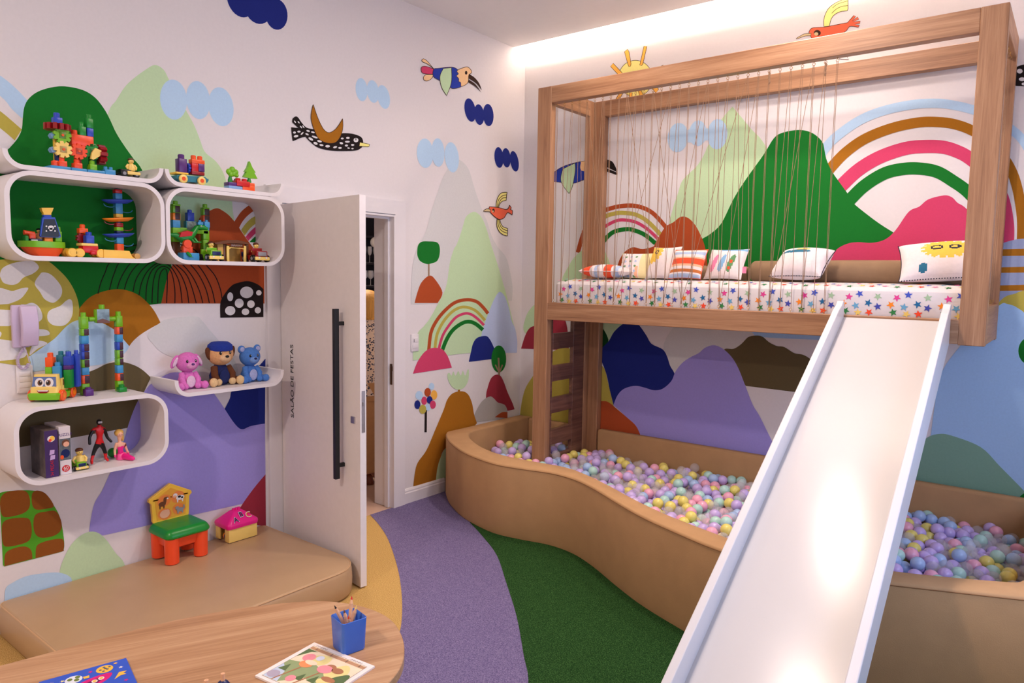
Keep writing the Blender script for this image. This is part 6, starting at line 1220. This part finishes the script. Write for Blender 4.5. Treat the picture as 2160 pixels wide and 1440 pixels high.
a = cpos(1972, 572, -.38); cushion('white cushion with a yellow sun in glasses near the right post', (a[0] + .02, -.34, zf + .122), .40, .27, .15, (46, -4, 10), sunp(.12, .25, .5, True, (-.45, -.7)), pom='ink')

# ------------------------------------------------------------ things on the table
CW = .041
c0 = F(736, 1366, TH); t = thing('pencil_cup', 'square blue plastic pencil cup on the oak table', 'pencil cup', (c0[0], c0[1], TH))
CB = pla('cup_blue', (64, 116, 216), .25); rot = Matrix.Rotation(math.radians(38.5 + 40), 2)
def cup(z, d, r=.010): return [(*(Vector((c0[0], c0[1])) + rot @ Vector(p)), z) for p in rrect(-CW + d, CW - d, -CW + d, CW - d, r, 5)]
zz = TH + .0004; g = G(); g.rings([cup(zz, .006), cup(zz + .004, .004), cup(zz + .099, 0), cup(zz + .100, .0012), cup(zz + .099, .0024, .008), cup(zz + .005, .0065, .008)]); g.build('cup', CB, t, True, 50)
PW_ = mat('pencil_wood', srgb(226, 178, 140), .6, .08, 60)
rv = Vector((MR[0, 0], MR[1, 0], 0)).normalized(); fv = Vector((-MR[0, 2], -MR[1, 2], 0)).normalized()
for i, (ra, fa, hz, col, nm) in enumerate(((-.024, -.006, .136, 'black', 'black-tipped'), (.000, .024, .142, 'red', 'red-tipped'), (-.009, -.004, .122, 'bark', 'brown-tipped'), (.014, .004, .130, 'cream', 'cream-tipped'), (.004, -.020, .112, 'orange', 'orange-tipped'))):
    cc3 = Vector((c0[0], c0[1], 0)); rim = cc3 + rv * ra + fv * fa + Vector((0, 0, zz + .099)); b = cc3 - rv * ra * .6 - fv * fa * .5 + Vector((0, 0, zz + .012)); d = (rim - b).normalized(); e = b + d * ((hz - .012) / d.z); r = .0060
    pt_ = thing('coloured_pencil', nm + ' wooden colouring pencil in the blue cup', 'pencil', b, 'pencils in the blue cup')
    G().tube([b, e - d * .022], r, 6).build('shaft', PM[col] if i == 4 else PW_, pt_, True, 20); G().tube([e - d * .022, e - d * .010], [r, r * .5], 12).build('sharpened_wood', PW_, pt_); G().tube([e - d * .010, e], [r * .55, r * .12], 10).build('lead', PM[col], pt_)
def sheet(name, label, cat, pxs, z, th, m, prints):
    P_ = [F(*q, z + th) for q in pxs]; o = Vector((P_[0][0], P_[0][1], z)); t = thing(name, label, cat, tuple(o))
    u = Vector((P_[1][0] - P_[0][0], P_[1][1] - P_[0][1], 0)); v = Vector((P_[2][0] - P_[0][0], P_[2][1] - P_[0][1], 0))
    n_ = u.normalized(); v = v - n_ * v.dot(n_)       # square it
    A = lambda a, b, l=0: tuple(o + u * a + v * b + Vector((0, 0, th + l)))
    g = G(); c = [o, o + u, o + u + v, o + v]; g.add([tuple(p + Vector((0, 0, .0004))) for p in c] + [tuple(p + Vector((0, 0, th))) for p in c], [(3, 2, 1, 0), (4, 5, 6, 7), (0, 1, 5, 4), (1, 2, 6, 5), (2, 3, 7, 6), (3, 0, 4, 7)]); g.build('pages', m, t, False)
    prints(t, A, u.length, v.length); return t
def poly_on(t, A, pts, m, nm, l): G().poly([A(a, b, l) for a, b in pts]).build(nm, PM[m] if isinstance(m, str) else m, t, False, recalc=False)
CC = {k: mat('print_' + k, srgb(*v), .55) for k, v in {'green': (150, 168, 120), 'dgreen': (92, 116, 72), 'yellow': (236, 222, 150), 'wood': (196, 150, 112), 'blue': (196, 212, 232), 'lblue': (222, 228, 240), 'rose': (240, 150, 160), 'orange': (246, 150, 96), 'brown': (176, 120, 84), 'cream': (244, 226, 196), 'lilac': (178, 170, 190), 'line': (110, 84, 70), 'rocket': (214, 24, 120), 'gold': (250, 190, 70), 'space': (50, 88, 200), 'olive': (110, 130, 60), 'teal': (56, 120, 120), 'paper': (244, 236, 232), 'dpurple': (110, 24, 90)}.items()}
def prA(t, A, w, h):
    k = w / h; E2 = lambda cx, cy, rx, ry, m, l, rot=0: poly_on(t, A, ell(cx, cy, rx, ry, rot, 20), CC[m], 'picture_print', l)
    poly_on(t, A, [(.06, .05), (.94, .05), (.94, .93), (.06, .93)], CC['line'], 'picture_frame', .0001); poly_on(t, A, [(.065, .055), (.935, .055), (.935, .925), (.065, .925)], CC['cream'], 'picture_ground', .0002)
    poly_on(t, A, [(.065, .85), (.935, .85), (.935, .91), (.065, .91)], CC['wood'], 'picture_print', .0003)
    for x in (.15, .4, .65, .85): poly_on(t, A, [(x, .85), (x + .012, .85), (x + .012, .91), (x, .91)], CC['line'], 'picture_print', .0004)
    poly_on(t, A, [(.065, .06), (.3, .06), (.5, .3), (.935, .2), (.935, .55), (.7, .5), (.4, .6), (.065, .5)], CC['green'], 'picture_print', .0003); poly_on(t, A, [(.065, .4), (.2, .3), (.3, .06), (.065, .06)], CC['blue'], 'picture_print', .0004)
    poly_on(t, A, crom([(.2, .62), (.3, .8), (.45, .84), (.5, .7), (.42, .6)]), CC['yellow'], 'picture_print', .0004); poly_on(t, A, crom([(.6, .55), (.72, .8), (.84, .72), (.88, .5), (.75, .42)]), CC['yellow'], 'picture_print', .0004)
    poly_on(t, A, [(.065, .6), (.15, .8), (.22, .84), (.065, .84)], CC['dgreen'], 'picture_print', .00045); poly_on(t, A, crom([(.7, .3), (.85, .62), (.935, .6), (.935, .3)]), CC['dgreen'], 'picture_print', .0005)
    for x, y in ((.15, .28), (.46, .22), (.62, .27)): poly_on(t, A, [(x - .06, y), (x + .06, y), (x, y + .16)], CC['dgreen'], 'picture_print', .0006)
    for a, b in (((.2, .06), (.3, .5)), ((.45, .06), (.58, .55))): poly_on(t, A, [(a[0], a[1]), (a[0] + .02, a[1]), (b[0] + .02, b[1]), (b[0], b[1])], CC['brown'], 'picture_print', .0007)
    for e in ((.22, .68, .08, .09, 'rose', .0007), (.3, .54, .09, .08, 'orange', .0008), (.33, .6, .09, .05, 'cream', .0009), (.57, .58, .1, .09, 'rose', .0008), (.6, .66, .07, .06, 'brown', .0007), (.72, .64, .08, .06, 'brown', .0008), (.75, .36, .1, .07, 'yellow', .0008), (.76, .43, .1, .05, 'brown', .0009), (.38, .2, .06, .07, 'rose', .0008), (.14, .16, .08, .08, 'lilac', .0008), (.35, .74, .05, .06, 'lblue', .0009)): E2(*e)
    for x0 in (.09, .66):
        G().tube([A(x0 + i * .02, .952 + (.008 if i % 2 else -.008), .0003) for i in range(10)], .0006, 4).build('lettering', CC['line'], t)
sheet('colouring_book', 'open colouring page with a pastel sweets picture on the table', 'book', ((540, 1424), (665, 1512), (666, 1355)), TH, .006, CC['paper'], lambda t, A, w, h: None) if False else None
pA = [(538, 1425), (727, 1490), (665, 1355)]
def square_book(name, label, corner, far, right, z, th, m, prints): return sheet(name, label, 'book', (corner, right, far), z, th, m, prints)
a, b, c = F(538, 1424, TH + .006), F(665, 1355, TH + .006), F(793, 1405, TH + .006)   # left, far, right corners
nl = (c[0] + a[0] - b[0], c[1] + a[1] - b[1]); q = topx((nl[0], nl[1], TH + .006))
square_book('colouring_book', 'colouring book open at a pastel picture of sweets beside the pencil cup', (538, 1424), (665, 1355), q, TH, .006, CC['paper'], prA)
def prB(t, A, w, h):
    def E2(cx, cy, rx, ry, m, l, rot=0): poly_on(t, A, ell(cx, cy, rx, ry, rot, 20), CC[m] if m in CC else PM[m], 'picture_print', l)
    for cx, cy, r, m in ((.36, .80, .1, 'lblue'), (.72, .85, .1, 'gold')): E2(cx, cy, r, r * w / h, m, .0003)
    for dx, dy in ((-.04, .02), (.03, -.03), (.05, .04)): E2(.36 + dx, .80 + dy, .03, .035, 'olive', .0005)
    for dx, dy in ((-.05, .0), (.0, .05), (.03, -.02), (-.02, -.05), (.06, .03), (.01, .01)): E2(.72 + dx, .85 + dy, .017, .02, 'teal', .0005)
    poly_on(t, A, crom([(.2, .45), (.35, .62), (.6, .72), (.78, .70), (.7, .55), (.45, .42), (.28, .38)]), CC['rocket'], 'picture_print', .0003); poly_on(t, A, crom([(.35, .5), (.5, .62), (.68, .66), (.62, .56), (.45, .46)]), CC['dpurple'], 'picture_print', .0005)
    for cx, cy in ((.46, .54), (.57, .60), (.65, .63)): E2(cx, cy, .035, .04, 'paper', .0007); E2(cx, cy, .022, .026, 'gold', .0009)
    for cx, cy in ((.27, .66), (.5, .77)): poly_on(t, A, [(cx - .03, cy - .03), (cx + .03, cy - .03), (cx + .035, cy + .03), (cx - .035, cy + .03)], CC['gold'], 'picture_print', .0004)
    poly_on(t, A, [(.78, .5), (.86, .66), (.95, .64), (.9, .6), (.93, .56), (.86, .56)], CC['gold'], 'picture_print', .0004)
    for i, (x, y, m) in enumerate(((.12, .86, 'gold'), (.24, .84, 'yellow'), (.56, .88, 'rocket'), (.86, .93, 'gold'), (.9, .78, 'paper'), (.2, .74, 'rose'), (.09, .7, 'paper'), (.9, .4, 'rocket'), (.08, .5, 'gold'), (.6, .3, 'paper'), (.3, .2, 'gold'), (.75, .15, 'rocket'), (.14, .3, 'yellow'))): poly_on(t, A, star((x, y), .032, i), CC[m], 'star_print', .0004)
a, b = F(82, 1438, TH + .008), F(266, 1387, TH + .008); ed = np.array(b) - np.array(a); pe = np.array([ed[1], -ed[0], 0]); pe = pe / np.linalg.norm(pe) * .21
if pe[0] < 0: pe = -pe
nl = np.array(a) + pe; nr = np.array(b) + pe
sheet('picture_book', 'blue space picture book with a pink rocket on the table', 'book', (topx(nl), topx(nr), (82, 1438)), TH, .008, CC['space'], prB)
for (px, py, lb, h, m) in ((470, 1420, 'small dark blue wooden toy bottle with a peg top', .055, 'navy'), (435, 1434, 'tiny wooden peg standing beside the dark blue bottle', .045, None)):
    p = hit(px, py, (0, 0, TH + h), (0, 0, 1)); t = thing('peg_toy', lb, 'toy', (p[0], p[1], TH)); z = TH + .0004
    if m: G().lathe([(.001, 0), (.018, .0), (.020, .01), (.019, .022), (.012, .032), (.005, .036)], (p[0], p[1], z), 20).build('bottle', PM[m], t); G().cyl((p[0], p[1], z + .034), (p[0], p[1], z + h), .0055).build('peg', PW_, t)
    else: G().lathe([(.001, 0), (.012, 0), (.012, .012), (.006, .02), (.006, h), (.001, h)], (p[0], p[1], z), 16).build('peg', PW_, t)

# ------------------------------------------------------------ the party room behind the door
M_FLOR = None
def floral():
    m = bpy.data.materials.new('floral_cotton'); m.use_nodes = True; N = m.node_tree.nodes; L_ = m.node_tree.links; b = N['Principled BSDF']; b.inputs['Roughness'].default_value = .9
    tc = N.new('ShaderNodeTexCoord'); v = N.new('ShaderNodeTexVoronoi'); v.inputs['Scale'].default_value = 64; L_.new(tc.outputs['Object'], v.inputs['Vector'])
    r = N.new('ShaderNodeValToRGB'); L_.new(v.outputs['Distance'], r.inputs[0]); e = r.color_ramp.elements; r.color_ramp.interpolation = 'CONSTANT'
    e[0].position = 0; e[0].color = (*srgb(34, 36, 56), 1); e[1].position = .42; e[1].color = (*srgb(228, 206, 192), 1); k = e.new(.3); k.color = (*srgb(96, 100, 130), 1); L_.new(r.outputs[0], b.inputs['Base Color']); return m
px_, py_ = -.62, -1.075
t = thing('person', 'person seen from behind in a floral blouse and beige trousers', 'person', (px_, py_, 0)); pv = lambda x, y, z: (px_ + x, py_ + y, z)
V = [pv(0, 0, .78), pv(0, 0, .92), pv(-.02, 0, 1.10), pv(-.04, 0, 1.20), pv(-.06, 0, 1.27), pv(-.09, 0, 1.36), pv(-.04, .17, 1.19), pv(-.10, .23, .98), pv(-.30, .20, .88), pv(-.37, .17, .88), pv(-.04, -.17, 1.19), pv(-.10, -.23, .98), pv(-.30, -.18, .90), pv(-.37, -.15, .90), pv(0, .085, .74), pv(.01, .09, .42), pv(.03, .09, .09), pv(-.10, .095, .045), pv(0, -.085, .74), pv(.01, -.09, .42), pv(.03, -.09, .09), pv(-.10, -.095, .045), pv(-.10, 0, 1.43)]
E_ = [(0, 1), (1, 2), (2, 3), (3, 4), (4, 5), (5, 22), (3, 6), (6, 7), (7, 8), (8, 9), (3, 10), (10, 11), (11, 12), (12, 13), (0, 14), (14, 15), (15, 16), (16, 17), (0, 18), (18, 19), (19, 20), (20, 21)]
SKN = mat('skin_tone', srgb(226, 170, 146), .6, .03); 
body = skinbody('body', t, V, E_, [(.13, .17), (.12, .15), (.12, .15), (.10, .11), .05, .075, .055, .045, .035, .032, .055, .045, .035, .032, .095, .07, .05, .042, .095, .07, .05, .042, .07], [SKN], None, 2)
g = G(); rs = []
for z, rx, ry in ((.70, .165, .235), (.80, .16, .225), (.95, .145, .20), (1.10, .15, .205), (1.19, .13, .20), (1.245, .09, .13), (1.275, .06, .07)): rs.append([(px_ - .02 + rx * math.cos(q), py_ + ry * math.sin(q), z) for q in [2 * math.pi * i / 28 for i in range(28)]])
g.rings(rs, cap=False)
for s in (-1, 1): g.tube([pv(-.04, s * .15, 1.195), pv(-.045, s * .19, 1.15), pv(-.10, s * .238, .99), pv(-.2, s * .23, .935)], [.07, .075, .066, .06], 14, caps=False)
g.build('blouse', floral(), t)
TRO = mat('beige_trousers', srgb(190, 146, 104), .9, .05, 30)
g = G(); g.rings([[(px_ + .15 * math.cos(q), py_ + .20 * math.sin(q), z) for q in [2 * math.pi * i / 24 for i in range(24)]] for z in (.66, .80)], cap=True)
for s in (-1, 1): g.tube([pv(0, s * .088, .78), pv(.005, s * .09, .6), pv(.01, s * .092, .42), pv(.025, s * .092, .10)], [.115, .11, .1, .098], 18)
g.build('trousers', TRO, t)
HAIR = mat('blonde_hair', srgb(214, 160, 80), .5, .25, 14, .6, 60, vec=(6, 6, .6))
g = G(); rs = []
for z, r, dx in ((1.255, .085, .01), (1.30, .112, .0), (1.36, .122, -.02), (1.42, .118, -.035), (1.47, .09, -.05), (1.495, .045, -.055), (1.503, .004, -.055)): rs.append([(px_ - .055 + dx * .3 + r * math.cos(q) * 1.0, py_ + r * .92 * math.sin(q), z) for q in [2 * math.pi * i / 24 for i in range(24)]])
g.rings(rs); g.build('hair', HAIR, t)
hd = G().sph(pv(-.15, 0, 1.385), (.03, .07, .095)); hd.sph(pv(-.185, 0, 1.375), (.018, .015, .022), 10, 8); hd.build('face', SKN, t)
for s in (-1, 1): G().sph(pv(-.178, s * .03, 1.40), .009, 10, 8).build('eye', PM['black'], t)
G().sph(pv(-.178, 0, 1.335), (.006, .024, .007), 10, 8).build('mouth', PM['dred'], t)
SHO = mat('brown_leather', srgb(120, 62, 44), .4, .05)
for s in (-1, 1):
    z0 = .0005; g = G(); g.rings([[(px_ - .03 + a * math.cos(q) + (.0 if a < .1 else 0), py_ + s * .093 + b * math.sin(q), z) for q in [2 * math.pi * i / 20 for i in range(20)]] for z, a, b in ((z0, .125, .046), (.02, .128, .048), (.05, .115, .044), (.085, .075, .04))]); g.build('shoe', SHO, t)
    for f in range(5):
        y0 = py_ + s * (.17 if s > 0 else .15); x0 = px_ - .40; dy = (f - 2) * .013
        g = G(); L5 = [.035, .062, .07, .064, .05][f]; g.tube([(x0, y0 + dy, .885), (x0 - L5 * .6, y0 + dy * 1.2, .875), (x0 - L5, y0 + dy * 1.25, .86)], [.009, .008, .006], 8); g.build('finger', SKN, t)
# dark shelving with glasses
cab = thing('glass_cabinet', 'dark wall shelving with stemmed glasses in the party room', 'cabinet', (-2.95, .6, 0)); cx0, cx1, cy0, cy1 = -3.098, -2.72, .1, 1.4
G().box(cx0, cx0 + .02, cy0, cy1, .0, 2.6).build('back_panel', M_DK, cab, False)
for z in (1.494, 1.757, 2.06, 2.58, 1.2, .9): G().box(cx0 + .02, cx1, cy0 + .02, cy1 - .02, z - .022, z).build('shelf', M_DK, cab, False)
for y in (cy0, cy1 - .02): G().box(cx0 + .02, cx1, y, y + .02, 0, 2.6).build('side_panel', M_DK, cab, False)
G().box(cx0 + .02, cx1 + .0, cy0 + .02, cy1 - .02, .08, .88).build('base_unit', M_DK, cab, False)
GL = mat('clear_glass', (.95, .9, .88), .05, 0, 5, alpha=.38, ior=1.5)
def stem(name, label, x, y, z, prof, grp):
    t = thing(name, label, 'glass', (x, y, z), grp); zz = z + .0004
    G().lathe([(.001, 0), (.034, 0), (.034, .002), (.006, .006), (.0035, .012), (.0035, prof[0][1])], (x, y, zz), 20).build('foot', GL, t); G().lathe([(.0035, prof[0][1])] + prof, (x, y, zz), 20).build('bowl', GL, t)
for i in range(5):
    stem('champagne_flute', 'clear champagne flute on the upper shelf of the dark cabinet', -2.80 - .0 * i, .60 + i * .082, 1.757, [(.012, .085), (.022, .105), (.027, .14), (.024, .185)], 'champagne flutes in the dark cabinet')
    stem('wine_glass', 'clear wine glass on the lower shelf of the dark cabinet', -2.80, .60 + i * .088, 1.494, [(.014, .075), (.032, .095), (.036, .12), (.030, .172)], 'wine glasses in the dark cabinet')
p = W(792.5, 511, -2.2); t = thing('glass_globe_pendant', 'clear glass globe pendant lamp hanging in the party room', 'lamp', (p[0], p[1], p[2])); G().sph(tuple(p), .058, 24, 16).build('globe', GL, t); G().cyl((p[0], p[1], p[2] + .055), (p[0], p[1], 2.749), .003, n=8).build('cable', PM['black'], t); G().cyl((p[0], p[1], p[2] + .035), (p[0], p[1], p[2] + .066), .014).build('socket', PM['black'], t)
